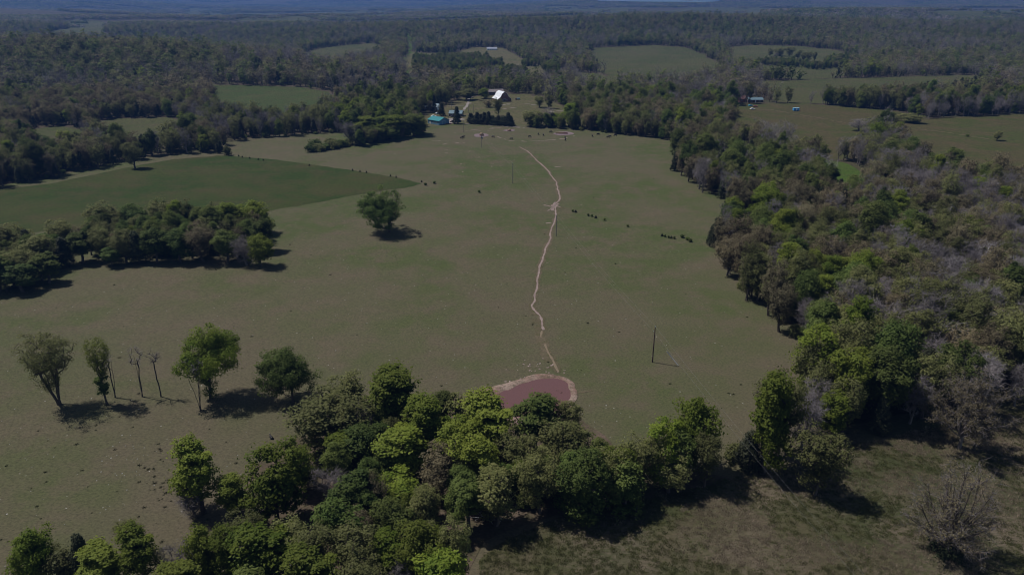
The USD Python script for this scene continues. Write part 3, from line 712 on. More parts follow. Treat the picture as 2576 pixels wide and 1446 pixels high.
ROADS = [np.array([at(x * S, y * S)[:2] for x, y in l]) for l in ([(1000, 262), (1037, 280), (1072, 301), (1090, 315)], [(1356, 325), (1372, 303), (1384, 283)], [(1188, 234), (1208, 239)])]
CLEAR = unary_union([shapely.LineString(r).buffer(7) for r in ROADS]
                    + [Point(*at(x, y)[:2]).buffer(r) for x, y, r in [(1100, 309, 20), (1090, 272, 9.5), (1148, 292, 10), (1095, 290, 9), (1172, 305, 16), (1237, 126, 24), (1252, 255, 26), (1245, 235, 17), (1900, 275, 30), (1925, 285, 20), (1735, 266, 14), (1770, 258, 12), (1865, 254, 14),
                                                                                          (1895, 256, 14), (100, 92, 34), (930, 87, 16), (1000, 283, 6), (800, 27, 40), (866, 18, 45), (1405, 14, 45), (2566, 20, 45), (70, 255, 9), (1720, 260, 14), (1750, 272, 12), (1830, 272, 20), (1860, 270, 14)]])
# yards of the far houses stay open on the side that faces the pasture
shapely.prepare(CLEAR)

TREES = []     # every single tree: dict(kind, p, sxy, sz, rot, label, group, variant)
trng = np.random.default_rng(77)

def top_height(p, top):
    lo, hi = 0.5, 45.0
    for _ in range(30):
        m = (lo + hi) / 2
        if project(p + np.array([0, 0, m]))[1] > top:
            lo = m
        else:
            hi = m
    return lo

def place(kind, x, top, w, h=None, base=None, label=None, group=None, variant=None):
    """A tree whose crown top stands at (x, top) and is w wide in the photograph; its height or the place of its foot is known."""
    if base is not None:
        bx, by = base if np.ndim(base) else (x, base)
        p = at(bx, by)
        h = top_height(p, top)
    else:
        p = at(x, top, h)
    v = int(trng.integers(len(KLASS[kind]))) if variant is None else variant
    depth = float(project(p + np.array([0, 0, h * 0.6]))[2])
    R = w / 2 * depth / FPX
    H, _, R0 = KINDS[kind][2][v]
    TREES.append(dict(kind=kind, p=p, s=(1.18 * R / R0, 1.18 * R / R0, h / H), rot=trng.uniform(0, 6.28), label=label, group=group, v=v, h=h, hand=True))

# the tree belt across the bottom, from left to right and far to near
for args in [
    ("olive", 818, 985, 195, 15, None, "broad yellow green tree at the left end of the belt"),
    ("olive", 858, 942, 105, 12, None, "pale olive tree behind the belt's broad yellow green tree"),
    ("bright", 980, 937, 145, 15, None, "dense bright green tree left of the muddy pond"),
    ("green", 1113, 985, 66, 8.5, None, "small dark green tree below the pond's left tip"),
    ("thicket", 1172, 1003, 85, 8, None, "thin pale bush beside the pond's left tip"),
    ("bright", 1060, 1008, 115, 14, None, "light green tree between the dense bright tree and pond"),
    ("bright", 1228, 1003, 145, 16, None, "tall green tree overlapping the left part of the pond"),
    ("green", 1350, 993, 120, 15, None, "green tree overlapping the middle of the muddy pond"),
    ("olive", 1425, 1006, 75, 13, None, "thin olive tree at the right end of the pond"),
    ("bright", 1135, 1060, 110, 14, None, "spreading light green tree in front of the pond's left"),
    ("green", 908, 1075, 115, 10, None, "dark green rounded tree behind the belt's fallen log"),
    ("bright", 860, 1092, 90, 9, None, "small light green tree left of the dark rounded tree"),
    ("bright", 1195, 1095, 120, 14, None, "tall green tree in the middle of the belt"),
    ("olive", 1423, 1060, 125, 15, None, "big olive green tree right below the pond"),
    ("olive", 1310, 1085, 100, 13, None, "olive tree in front of the pond's middle"),
    ("bright", 1005, 1080, 130, 12, None, "wide light green tree in the left middle of the belt"),
    ("brown", 1100, 1133, 100, 12, None, "orange brown budding tree in the middle of the belt"),
    ("bright", 1000, 1207, 115, 10, None, "brightest green small tree in the middle of the belt"),
    ("brown", 935, 1195, 75, 12, None, "narrow brown budding tree left of the brightest tree"),
    ("grey", 832, 1180, 85, 9, None, "dark grey leafless bush like tree beside the fallen log"),
    ("green", 888, 1196, 110, 13, None, "dark green tree right of the grey leafless one"),
    ("bright", 690, 1115, 140, 15, (697, 1310), "tall many stemmed green tree standing left of the log"),
    ("bright", 500, 1116, 110, 14, (512, 1288), "green tree at the left tip of the belt"),
    ("bright", 572, 1196, 80, 10, None, "green tree right of the left tip tree"),
    ("bright", 745, 1120, 75, 11, None, "small green tree beside the many stemmed green tree"),
    ("olive", 1246, 1180, 115, 13, None, "olive green tree above the white brush pile"),
    ("green", 1175, 1200, 90, 12, None, "deep green tree left of the white brush pile"),
    ("olive", 1064, 1226, 85, 11, None, "dull olive budding tree right of the brightest tree"),
    ("olive", 1360, 1128, 125, 15, None, "olive tree in the right middle of the belt"),
    ("green", 1510, 1098, 60, 9, None, "small dark tree in the gap right of the pond"),
    ("olive", 1530, 1128, 100, 13, None, "grey olive tree right of the pond"),
    ("thicket", 1585, 1135, 95, 9, None, "olive shrub left of the belt's right clump"),
    ("olive", 1625, 1095, 110, 13, None, "olive tree on the left of the belt's right clump"),
    ("bright", 1662, 1062, 95, 15, None, "light green tree inside the belt's right clump"),
    ("green", 1712, 1085, 90, 13, None, "deep green tree inside the belt's right clump"),
    ("bright", 1745, 1000, 120, 18, None, "tallest bright green tree of the belt's right clump"),
    ("olive", 1788, 1080, 85, 14, None, "olive tree at the right end of the belt's right clump"),
    ("olive", 1690, 1135, 110, 10, None, "low olive tree in front of the belt's right clump"),
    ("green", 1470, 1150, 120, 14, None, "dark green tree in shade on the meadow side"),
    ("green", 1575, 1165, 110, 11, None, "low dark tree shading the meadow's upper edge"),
    ("bright", 1903, 954, 112, 20, (1920, 1188), "tall bright green tree alone at the meadow's top"),
    ("cedar", 1880, 1090, 70, 10, (1880, 1180), "dark cedar at the foot of the tall bright tree"),
    ("thicket", 1850, 1120, 60, 4, None, "low shrub between the clump and the tall bright tree"),
    ("olive", 600, 1285, 110, 12, None, "green olive tree in the belt's lower left"),
    ("bright", 655, 1330, 140, 12, None, "wide light green tree in the belt's lower left"),
    ("bright", 560, 1318, 100, 12, None, "light green tree below the left tip tree"),
    ("olive", 720, 1300, 110, 12, None, "leafy olive tree below the many stemmed green tree"),
    ("olive", 800, 1322, 110, 12, None, "olive tree at the bottom left of the belt"),
    ("olive", 895, 1318, 125, 13, None, "large dull olive tree near the bottom of the belt"),
    ("bright", 1040, 1312, 130, 14, None, "sunlit bright yellow green tree at the bottom centre"),
    ("bright", 985, 1345, 90, 11, None, "bright green tree left of the sunlit bottom tree"),
    ("olive", 1136, 1298, 85, 15, None, "tall narrow olive tree at the meadow's left corner"),
    ("bright", 1100, 1395, 130, 12, None, "bright green tree cut by the bottom edge"),
    ("bright", 780, 1390, 130, 12, None, "green tree cut by the bottom edge under the olive ones"),
    ("olive", 900, 1420, 130, 11, None, "olive tree cut by the bottom edge near the centre"),
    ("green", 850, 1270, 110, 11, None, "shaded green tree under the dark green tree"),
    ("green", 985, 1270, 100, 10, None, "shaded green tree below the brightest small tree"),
    ("grey", 452, 1360, 80, 9, None, "bluish leafless bush between two green bottom trees"),
    ("bright", 335, 1332, 95, 12, None, "leafy green tree at the bottom left"),
    ("bright", 240, 1380, 115, 9, None, "low bright green tree at the bottom left"),
    ("cedar", 190, 1350, 62, 10, None, "dark cedar at the bottom left"),
    ("bright", 62, 1343, 100, 11, None, "light green tree in the bottom left corner"),
    ("olive", 145, 1370, 80, 8, None, "thin olive tree between the corner tree and cedar"),
    ("olive", 310, 1310, 60, 7, None, "small thin olive sapling above the bottom left tree"),
    ("bright", 500, 1330, 80, 11, None, "green tree right of the bluish leafless bush"),
    ("bright", 440, 1425, 110, 10, None, "green tree cut by the bottom edge at left"),
    ("grey", 478, 1225, 75, 7, None, "spindly leafless bush at the left tip tree's foot"),
    ("olive", 2046, 1080, 128, 14, (2050, 1245), "rounded pale olive tree standing out on the meadow"),
]:
    k, x, t, w, h, base, lab = args
    place(k, x, t, w, h=None if base else h, base=base, label=lab)

# the grove beside the hay field and the corner grove left of it
for k, x, t, w, h, lab in [
    ("olive", 250, 505, 105, 13, "yellow olive tree at the back left of the grove"), ("green", 330, 520, 95, 12, "dull green tree at the back of the grove"), ("olive", 405, 503, 100, 13, "light olive tree at the back middle of the grove"),
    ("olive", 455, 498, 95, 13, "tallest olive tree at the back middle of the grove"), ("green", 525, 522, 100, 12, "dark green tree at the back right of the grove"), ("bright", 580, 512, 95, 12, "bright green tree at the back right of the grove"),
    ("bright", 640, 504, 90, 13, "bright green tree at the far right corner of the grove"), ("green", 655, 545, 80, 13, "green tree on the right edge of the grove"), ("bright", 645, 585, 85, 12, "light green tree at the grove's front right corner"),
    ("grey", 610, 590, 80, 11, "grey thinly leaved tree at the grove's front right"), ("green", 560, 575, 90, 12, "dark tree in the front of the grove's right half"), ("brown", 495, 560, 115, 14, "big brown budding tree in front of the grove"),
    ("green", 440, 575, 90, 12, "shaded green tree in the grove's front middle"), ("green", 378, 570, 95, 13, "deep green tree in the grove's front middle"), ("olive", 300, 570, 95, 13, "grey olive tree in the grove's front left"),
    ("cedar", 335, 585, 60, 11, "dark cedar squeezed into the grove's front"), ("olive", 240, 570, 90, 12, "olive tree in the grove's left half"), ("green", 190, 585, 85, 11, "dark green tree in the grove's left half"),
    ("olive", 140, 548, 100, 12, "pale green tree at the grove's left end"), ("cedar", 150, 600, 60, 10, "dark cedar at the grove's left front"), ("bright", 415, 610, 55, 5, "small bright green sapling at the grove's front edge"),
    ("green", 110, 590, 80, 11, "green tree at the grove's far left front"), ("shrub", 600, 620, 60, 4, "low shrub at the grove's right front"), ("green", 270, 620, 70, 7, "low green tree at the grove's front left"),
    ("olive", 20, 560, 110, 13, "yellow olive tree on top of the corner grove"), ("olive", 85, 592, 110, 13, "olive tree on the right of the corner grove"), ("olive", 25, 625, 120, 12, "olive tree in the middle of the corner grove"),
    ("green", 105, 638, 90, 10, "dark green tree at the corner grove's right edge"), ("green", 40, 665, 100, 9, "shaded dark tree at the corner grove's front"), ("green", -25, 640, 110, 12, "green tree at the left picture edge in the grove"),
    ("cedar", 60, 580, 50, 11, "dark cedar between the olive trees of the corner grove"),
]:
    place(k, x, t, w * 0.70, h=h * 1.12, label=lab)
# the copse left of the blue shed, with its shrubby tail
for k, x, t, b, w, lab in [
    ("bright", 925, 296, 352, 60, "yellow green tree at the left of the shed copse"), ("bright", 962, 292, 350, 62, "round light green tree in the middle of the shed copse"), ("bright", 1000, 288, 346, 60, "tallest light green tree of the shed copse"), ("green", 1040, 285, 342, 58, "deep green tree at the right of the shed copse"),
    ("green", 1058, 300, 338, 40, "green tree at the right tip of the shed copse"), ("cedar", 905, 318, 366, 34, "dark cedar at the left of the shed copse"), ("green", 940, 318, 357, 48, "dark green tree at the front of the shed copse"), ("green", 985, 315, 352, 50, "shaded tree at the front of the shed copse"),
    ("grey", 880, 305, 362, 46, "grey thin tree at the left end of the shed copse"),
]:
    place(k, x, t, w, base=(x, b), label=lab)
for n, (x, b) in enumerate([(785, 382), (803, 380), (820, 376), (840, 374), (858, 370), (875, 366), (795, 372), (830, 366)]):
    place("thicket" if n % 2 else "shrub", x, b - 20 + n % 3 * 2, 34, base=(x, b), label="low dark shrub in the tail of the shed copse, " + ["leftmost at the tip", "second from the tip", "third from the tip", "fourth from the tip", "fifth from the tip", "nearest the trees", "behind the tip", "behind its middle"][n])
# cedars in a row in front of the farmyard
CED = [(770, 440), (800, 470), (850, 428), (893, 450), (942, 430), (992, 424), (1045, 470), (1080, 490), (1115, 470), (1160, 490), (1200, 480), (1240, 432), (1272, 475)]
ORD = ["first", "second", "third", "fourth", "fifth", "sixth", "seventh", "eighth", "ninth", "tenth", "eleventh", "twelfth", "thirteenth", "fourteenth", "fifteenth", "sixteenth", "seventeenth", "eighteenth", "nineteenth", "twentieth"]
for t in ("twenty", "thirty", "forty", "fifty", "sixty", "seventy", "eighty", "ninety"):
    ORD += [f"{t}-{o}" for o in ORD[:9]] + [{"twenty": "thirtieth", "thirty": "fortieth", "forty": "fiftieth", "fifty": "sixtieth", "sixty": "seventieth", "seventy": "eightieth", "eighty": "ninetieth", "ninety": "hundredth"}[t]]
for n, (x, t) in enumerate(CED):
    place("cedar", (1200 + x / 4.293) * S, (230 + t / 4.293) * S, 20, base=((1200 + x / 4.293) * S, 311 + n * 0.55), label=f"dark cedar in the farmyard's hedge row, {ORD[n]} from the left")
# single trees of the farmyard and along its fence
for k, x, t, b, w, lab in [
    ("olive", 1345, 277, 318, 58, "spreading yellow olive tree right of the cedar row"), ("grey", 1374, 272, 318, 34, "slim greyish tree right of the spreading olive tree"), ("cedar", 1391, 286, 318, 30, "stout dark cedar at the pasture's far edge"),
    ("bright", 1432, 263, 320, 44, "tall yellow green tree at the pasture's far edge"), ("olive", 1405, 283, 318, 36, "olive tree beside the stout dark cedar"), ("brown", 1478, 270, 322, 46, "brown tinged tree at the pasture's far edge"),
    ("olive", 1253, 246, 292, 26, "slender crooked tree in front of the barn"), ("brown", 1228, 250, 270, 26, "thin branched tree at the barn's corner"), ("olive", 1357, 240, 271, 30, "round small tree alone right of the barn"), ("olive", 1381, 238, 273, 22, "narrow small tree right of the round one"),
    ("olive", 1173, 221, 252, 42, "rounded olive tree left of the barn"), ("olive", 1150, 228, 252, 24, "smaller olive tree left of the rounded one"), ("cedar", 1216, 0, 0, 0, ""), ("bright", 1219, 220, 248, 26, "fresh green tree behind the barn"),
    ("cedar", 1150, 270, 312, 20, "cedar behind the light blue pickup"), ("cedar", 1111, 261, 292, 18, "pointed dark cedar right of the teal roof"), ("olive", 2507, 329, 354, 26, "lone dark bush like tree in the right hand tan field"), ("shrub", 2433, 338, 344, 9, "tiny bush in the right hand tan field"),
    ("green", 2398, 372, 425, 42, "dark round tree at the tan field's near edge"), ("olive", 2240, 290, 318, 60, "bushy olive tree on the hedge between the tan fields"), ("thicket", 2200, 298, 318, 40, "shrub on the hedge between the tan fields"), ("grey", 2160, 300, 330, 50, "grey scrubby tree at the hedge's left end"),
    ("olive", 2290, 285, 308, 60, "olive scrub tree at the hedge's right end"),
]:
    if w:
        place(k, x, t, w, base=(x, b), label=lab)
# round trees dotted over the upper right field
for n, (x, t, b, w) in enumerate([(1937, 121, 143, 16), (1960, 118, 142, 28), (1985, 117, 143, 26), (2006, 125, 150, 22), (2020, 130, 155, 16), (2032, 130, 156, 20), (2048, 130, 155, 14), (1950, 131, 152, 14), (2100, 138, 158, 26)]):
    place("olive" if n not in (7,) else "grey", x, t, w, base=(x, b), label=f"round tree dotted over the upper right field, {ORD[[0, 2, 3, 4, 5, 6, 7, 1, 8][n]]} from the left")
# small bushes along the old fence line across the pasture
for n, (x, y) in enumerate([(1748, 823), (1768, 827), (1865, 854), (1890, 860), (1920, 870), (1985, 888), (2163, 937), (2420, 1006), (2441, 1012), (2471, 1020), (2490, 1023), (2512, 1027)]):
    px, py = (1000 + x / 2.576) * S, (300 + y / 2.576) * S
    place("cedar" if n % 3 == 1 else "shrub", px, py - 5.0, 6.5, base=(px, py + 1.5), label=f"small dark bush on the pasture's old fence line, {ORD[n]} from the left")
for n, (x, y) in enumerate([(1715, 596), (1729, 602), (1736, 607)]):
    place("shrub", x, y - 6, 11, base=(x, y + 2), label=f"small bush at the wood end of the old fence line, {ORD[n]} of three")
for n, (x, y) in enumerate([(1802, 148), (1829, 156), (1885, 165), (1950, 174), (1987, 180), (2335, 219)]):
    px, py = x / 2.576 * S, (400 + y / 2.576) * S
    place("cedar", px, py - 3.5, 3.6, base=(px, py + 1), label=f"tiny dark cedar on the hay field's far edge, {ORD[n]} from the left")
for n, (x, y) in enumerate([(85, 514), (141, 523), (190, 530), (371, 557), (414, 566), (606, 600)]):
    px, py = (1000 + x / 2.576) * S, (300 + y / 2.576) * S
    place("cedar", px, py - 4.0, 3.8, base=(px, py + 1), label=f"tiny dark cedar near the hay field's point, {ORD[n]} from the left")
for n, (x, y, lab) in enumerate([(1040, 678, "small dark bush alone in the middle of the pasture"), (635, 622, "low bush at the very point of the hay field"), (700, 610, "twiggy low bush right of the hay field's point")]):
    px, py = (1000 + x / 2.576) * S, (300 + y / 2.576) * S
    place("shrub", px, py - 5, 8, base=(px, py + 1.5), label=lab)
place("thicket", 572, 368, 20, base=(572, 391), label="small pale bush at the hay field's top corner")
place("olive", 338, 352, 46, base=(340, 424), label="slim tree with a bare trunk at the hay field's edge")

for n, (x, t, w, h) in enumerate([(1925, 298, 40, 16), (1950, 308, 44, 15), (1986, 302, 36, 17), (2068, 380, 50, 16), (2090, 402, 40, 14), (2140, 340, 44, 15), (2330, 600, 70, 16), (2440, 520, 80, 16), (2500, 600, 80, 16), (2560, 640, 70, 17), (2400, 640, 80, 15), (1800, 262, 34, 16), (1690, 225, 36, 18), (1830, 250, 40, 15),
                                 (2380, 800, 90, 16), (2480, 880, 100, 16), (1985, 478, 40, 14), (2530, 780, 80, 16), (2250, 470, 50, 15), (2300, 470, 60, 15)]):
    place("pale", x, t, w, h=h, label=f"white limbed leafless tree standing out of the woods, {ORD[[k for k, q in enumerate(sorted([1925, 1950, 1986, 2068, 2090, 2140, 2330, 2440, 2500, 2560, 2400, 1800, 1690, 1830, 2380, 2480, 1985, 2530, 2250, 2300])) if q == x][0]]} from the left")

# ------------------------------------------------------------------ single trees with a shape of their own
def own_tree(label, category, kind, fol, bark, seed, base, top, w, crown_base, group=None, name="leafy_tree", extra=None, **kw):
    p = at(*base)
    h = top_height(p, top)
    depth = float(project(p + np.array([0, 0, h * 0.6]))[2])
    R = w / 2 * depth / FPX
    t = thing(name, label, category, p - np.array([0, 0, 0.1]), group=group)
    wd, lf, tint = tree_meshes(kind, seed, h, crown_base * h, R * (1.14 if kind == "leafy" else 1.0), **kw)
    part(t, "trunk", wd, bark, 40)
    part(t, "crown", lf, FOL[fol], tint=tint)
    if extra:
        eh, er, ekind, efol, eb = extra
        r2 = np.random.default_rng(seed + 1)
        n = 40
        c = np.column_stack([r2.normal(0, er * 0.42, n), r2.normal(0, er * 0.42, n), r2.uniform(eb, eh, n)])
        lf2, tint2 = leaves(r2, c, 50, er * 0.36, 0.34)
        part(t, "ivy", lf2, FOL[efol], tint=tint2)
    return t
own_tree("big lone round oak in the middle of the pasture", "tree", "leafy", "green", BARK, 901, (980, 584), 458, 134, 0.08, detail=1.0, trunk=0.6, dense=3.4, ragged=0.45)
own_tree("fan shaped budding tree at the far left with dark limbs", "tree", "budding", "olive", BARK, 902, (150, 1017), 838, 165, 0.20, name="budding_tree", detail=1.3, stems=3, trunk=0.46, dense=1.4, least=0.045)
own_tree("slender tree with thin green top and ivy clad trunk", "tree", "sparse", "bright", BARK, 903, (271, 1018), 843, 88, 0.42, name="leafy_tree", detail=1.4, trunk=0.24, extra=(8.0, 1.7, "leafy", "green", 3.5), dense=1.2)
own_tree("two lobed green tree with ivy at its trunk", "tree", "leafy", "bright", BARK, 914, (530, 1003), 818, 150, 0.30, detail=1.0, trunk=0.36, extra=(8.5, 2.6, "leafy", "green", 1.2), dense=2.4, ragged=0.8)
own_tree("neat round green tree behind the belt's left end", "tree", "leafy", "green", BARK, 905, (737, 1012), 874, 138, 0.16, detail=1.0, trunk=0.30, dense=2.2, ragged=0.5)
def fan_tree(label, seed, base, top, w, bark, fol, limbs, per_leaf, leaf, low, bush=None, lo=18):
    """An open tree: straight limbs fanning from a short trunk, side branches, twigs, and a thin outer skin of young leaves."""
    r = np.random.default_rng(seed)
    p = at(*base)
    h = top_height(p, top)
    R = w / 2 * float(project(p + np.array([0, 0, h * 0.6]))[2]) / FPX
    t = thing("budding_tree", label, "tree", p - np.array([0, 0, 0.1]))
    fork = np.array([0, 0, h * low])
    part(t, "trunk", tube([(0, 0, -0.3), fork * 0.5, fork], [0.50, 0.38, 0.36], 9), bark, 40)
    tips, fine = [], []
    for k in range(limbs):
        az, el = 2.4 * k + r.normal(0, 0.2), math.radians(lo + (86 - lo) * ((k + 0.5) / limbs) ** 0.8)
        d = np.array([math.cos(az) * math.cos(el), math.sin(az) * math.cos(el), math.sin(el)])
        reach = 1 / math.sqrt((math.cos(el) / R) ** 2 + (math.sin(el) / (h * (1 - low))) ** 2) * r.uniform(0.82, 1.0)
        s_ = np.linspace(0, 1, 7)
        side = np.cross(d, r.normal(size=3)); side /= np.linalg.norm(side)
        c = fork + d * (s_ * reach)[:, None] + side * (0.05 * reach * np.sin(s_ * 5 + k))[:, None] + np.array([0, 0, 1.0]) * (0.05 * reach * s_ ** 2)[:, None]
        part(t, "limb", tube(c, np.interp(s_, [0, 1], [0.20, 0.045]), 6), bark, 40)
        for q in range(9):
            f = r.uniform(0.3, 0.97)
            a = np.array([np.interp(f, s_, c[:, m]) for m in range(3)])
            e = d + r.normal(0, 0.48, 3) + np.array([0, 0, 0.12]); e /= np.linalg.norm(e)
            l = reach * r.uniform(0.14, 0.34)
            b = a + e * l
            fine.append(tube([a, a + e * l * 0.5 + r.normal(0, 0.05 * l, 3), b], [0.06, 0.045, 0.02], 4))
            tips += [b, a + e * l * 0.55]
        tips.append(c[-1])
    tips = np.array(tips)
    tips[:, 2] = np.maximum(tips[:, 2], 0.6)
    part(t, "branches", cat(fine), bark)
    tw, t1 = twigs(r, None, None, None, tips, 7, 0.13 * R + 0.5, 0.022)
    part(t, "twigs", tw, FOL["grey"], tint=t1 * 0.5)
    lf, t2 = leaves(r, tips, per_leaf, 0.10 * R, leaf, 0.3)
    part(t, "crown", lf, FOL[fol], tint=t2)
    if bush:
        n = 46
        c = np.column_stack([r.normal(0, bush[1] * 0.42, n), r.normal(0, bush[1] * 0.42, n), np.abs(r.normal(0, bush[0] * 0.45, n)) + 0.5])
        lf2, t3 = leaves(r, c, 46, bush[1] * 0.3, 0.34)
        part(t, "ivy", lf2, FOL["cedar"], tint=t3)
fan_tree("spreading thinly leaved tree in the bottom right corner", 906, (2376, 1395), 1196, 250, BARK, "brown", 26, 11, 0.28, 0.14, bush=(5.0, 3.4))
fan_tree("brown budding tree with pale branches above the meadow", 907, (2412, 1128), 950, 215, BARK_GREY, "brown", 24, 22, 0.32, 0.2, lo=12)
for n, (bx, by, t, w, s, lab) in enumerate([(290, 1000, 872, 34, 2, "pair of thin bare stems right of the ivy clad tree"), (358, 998, 868, 62, 2, "twin bare stems standing in the middle of the stem row"), (405, 998, 872, 46, 1, "single bare stem at the right of the stem row"), (505, 1032, 905, 60, 3, "bare leaning stems left of the two lobed tree")]):
    own_tree(lab, "tree", "bare", "grey", BARK, 920 + n, (bx, by), t, w, 0.62, name="leafless_tree", detail=0.9, stems=s, trunk=0.16, dense=0.12, least=0.035)
# the white snag in the right wood
p = at(2221, 868, 4)
t = thing("dead_tree", "white barkless snag with forked limbs in the right wood", "dead tree", p)
part(t, "trunk", tube([(0, 0, 0), (0.1, 0, 4), (0, 0.2, 7), (0.5, 0.2, 10.5), (0.4, 0.1, 14)], [0.35, 0.3, 0.26, 0.2, 0.1], 7), BARK_PALE, 40)
for pts in ([(0.05, 0.1, 5.5), (-2.2, 0.3, 8.5), (-4.8, 0.2, 10.5)], [(0.4, 0.2, 10.2), (2.5, 0.6, 12), (4.6, 0.5, 12.6)], [(0.3, 0.2, 9), (-0.9, 0.2, 11.5), (-2.8, -0.3, 12.6)], [(0.2, 0.1, 6.2), (1.6, -0.3, 8), (2.2, -0.5, 9.6)]):
    part(t, "limb", tube(pts, [0.2, 0.14, 0.05], 6), BARK_PALE, 40)

# ------------------------------------------------------------------ the woods
frng = np.random.default_rng(4)
P1 = scatter(95, 720, 5.7, 61)
P1 = P1[~shapely.contains_xy(CLEAR, P1[:, 0], P1[:, 1])]
hand = np.array([t["p"][:2] for t in TREES])
nearest = cKDTree(hand).query(P1)[0]
P1 = P1[nearest > 4.0]
pxs, pys, _ = project(np.column_stack([P1, height(P1[:, 0], P1[:, 1])]))
ok = (pxs > -260) & (pxs < 2836) & (pys < 1640)
P1, pxs, pys = P1[ok], pxs[ok], pys[ok]
K1 = kinds_at(P1[:, 0], P1[:, 1], frng)
pb = PASTURE.exterior
pdist = shapely.distance(shapely.points(P1), pb)
def zone(px, py, d):
    if px > 1640 and py > 275:
        if py > 1010:
            return "behind the bottom right meadow"
        row = "lower" if py > 820 else "middle" if py > 600 else "upper" if py > 430 else "top of the"
        if d < 16:
            return f"on the pasture edge, {row} right wood"
        side = "left" if px < 2050 else "centre" if px < 2330 else "right"
        return f"inside the {row} right wood, {side}"
    if px < 1100 and py > 255:
        row = "beside the hay field" if py > 400 else "left of the shed copse" if px > 560 else "below the left hill" if py > 330 else "on the left hillside"
        return f"in the left woods {row}"
    if py > 255:
        return "along the pasture's far edge"
    return "in the far woods " + ("left of the barn" if px < 1200 else "behind the barn" if px < 1640 else "above the tan field")
for n in range(len(P1)):
    kind = NAMES[K1[n]]
    edge = pdist[n] < 9 and frng.uniform() < 0.22
    if edge:
        kind = "thicket" if frng.uniform() < 0.5 else "shrub"
    v = int(frng.integers(len(KLASS[kind])))
    sc = frng.uniform(0.72, 1.22) * (1.14 if kind in ("bright", "green", "olive", "brown") else 1.0) * (1.22 if pxs[n] > 1950 and pys[n] > 820 else 1.08 if pxs[n] > 1650 else 1.0)
    TREES.append(dict(kind=kind, p=np.array([P1[n, 0], P1[n, 1], float(height(P1[n, 0], P1[n, 1])) - 0.1]), s=(sc, sc, sc * frng.uniform(0.88, 1.15)), rot=frng.uniform(0, 6.28), label=None, group=None, v=v,
                      h=HEIGHTS[kind][v] * sc, hand=False, zone=zone(pxs[n], pys[n], pdist[n]), px=pxs[n], py=pys[n]))
# undergrowth and smaller trees that fill the near belt
GROVE = field_poly([(185, 612), (250, 580), (450, 570), (650, 575), (682, 605), (640, 632), (470, 655), (330, 650), (180, 642)], 0, 0, 1)
CORNER = field_poly([(-120, 640), (50, 632), (100, 664), (125, 700), (60, 730), (-120, 755)], 0, 0, 1)
HEDGE = field_poly([(1320, 321), (1430, 326), (1560, 341), (1690, 353), (1690, 338), (1560, 322), (1430, 314), (1320, 313)], 0, 0, 0)
COPSE = field_poly([(880, 364), (905, 352), (1000, 340), (1066, 331), (1068, 339), (1000, 352), (908, 370)], 0, 0, 0)
CLEAR_BUSH = field_poly([(1040, 150), (1110, 146), (1150, 138), (1190, 146), (1280, 150), (1330, 162), (1430, 182), (1400, 196), (1250, 190), (1130, 184), (1040, 176)], 0, 0, 0)
FIELD_BUSH = field_poly([(1850, 154), (1960, 158), (2060, 152), (2140, 146), (2130, 170), (2030, 180), (1900, 172)], 0, 0, 0)
for area, zname in ((GROVE, "in the grove beside the hay field"), (CORNER, "in the corner grove at the left edge"), (HEDGE, "in the hedge along the pasture's far edge"), (COPSE, "in the copse left of the blue shed"), (CLEAR_BUSH, "scattered on the white house's clearing"), (FIELD_BUSH, "scattered on the upper right field")):
    gx0, gy0, gx1, gy1 = area.bounds
    for gx_ in np.arange(gx0, gx1, 5.2):
        for gy_ in np.arange(gy0, gy1, 5.2):
            x, y = gx_ + frng.uniform(-2, 2), gy_ + frng.uniform(-2, 2)
            if not area.contains(Point(x, y)):
                continue
            u = frng.uniform()
            kind = "olive" if u < 0.36 else "green" if u < 0.66 else "bright" if u < 0.74 else "brown" if u < 0.82 else "cedar" if u < 0.9 else "thicket"
            if area is HEDGE and frng.uniform() < 0.25 or area in (CLEAR_BUSH, FIELD_BUSH) and meshkit.noise(np.array([x / 28, y / 60, 0.5]), 5) + frng.uniform(-0.1, 0.1) < 0.56:
                continue
            v = int(frng.integers(len(KLASS[kind])))
            sc = frng.uniform(0.72, 1.0) if area in (GROVE, COPSE) else frng.uniform(0.66, 0.9)
            z = float(height(x, y))
            px, py, _ = project(np.array([x, y, z]))
            TREES.append(dict(kind=kind, p=np.array([x, y, z - 0.1]), s=(sc, sc, sc), rot=frng.uniform(0, 6.28), label=None, group=None, v=v, h=HEIGHTS[kind][v] * sc, hand=False, zone=zname, px=float(px), py=float(py)))
lx0, ly0, lx1, ly1 = LITTER.bounds
cells = [(x + frng.uniform(-2.4, 2.4), y + frng.uniform(-2.4, 2.4)) for x in np.arange(lx0, lx1, 5.4) for y in np.arange(ly0, ly1, 5.4)]
BARE = [(778, 1275, 5.5), (760, 1215, 4.0), (1280, 1115, 5.0), (1165, 1130, 3.0), (640, 1150, 6.0), (600, 1170, 5), (820, 1060, 4), (1120, 1215, 2.5), (1228, 1295, 4.0), (450, 1300, 7)]
bare = [(*at(x, y)[:2], r) for x, y, r in BARE]
def px0(x, y):
    return float(project(np.array([x, y, 0.0]))[0])
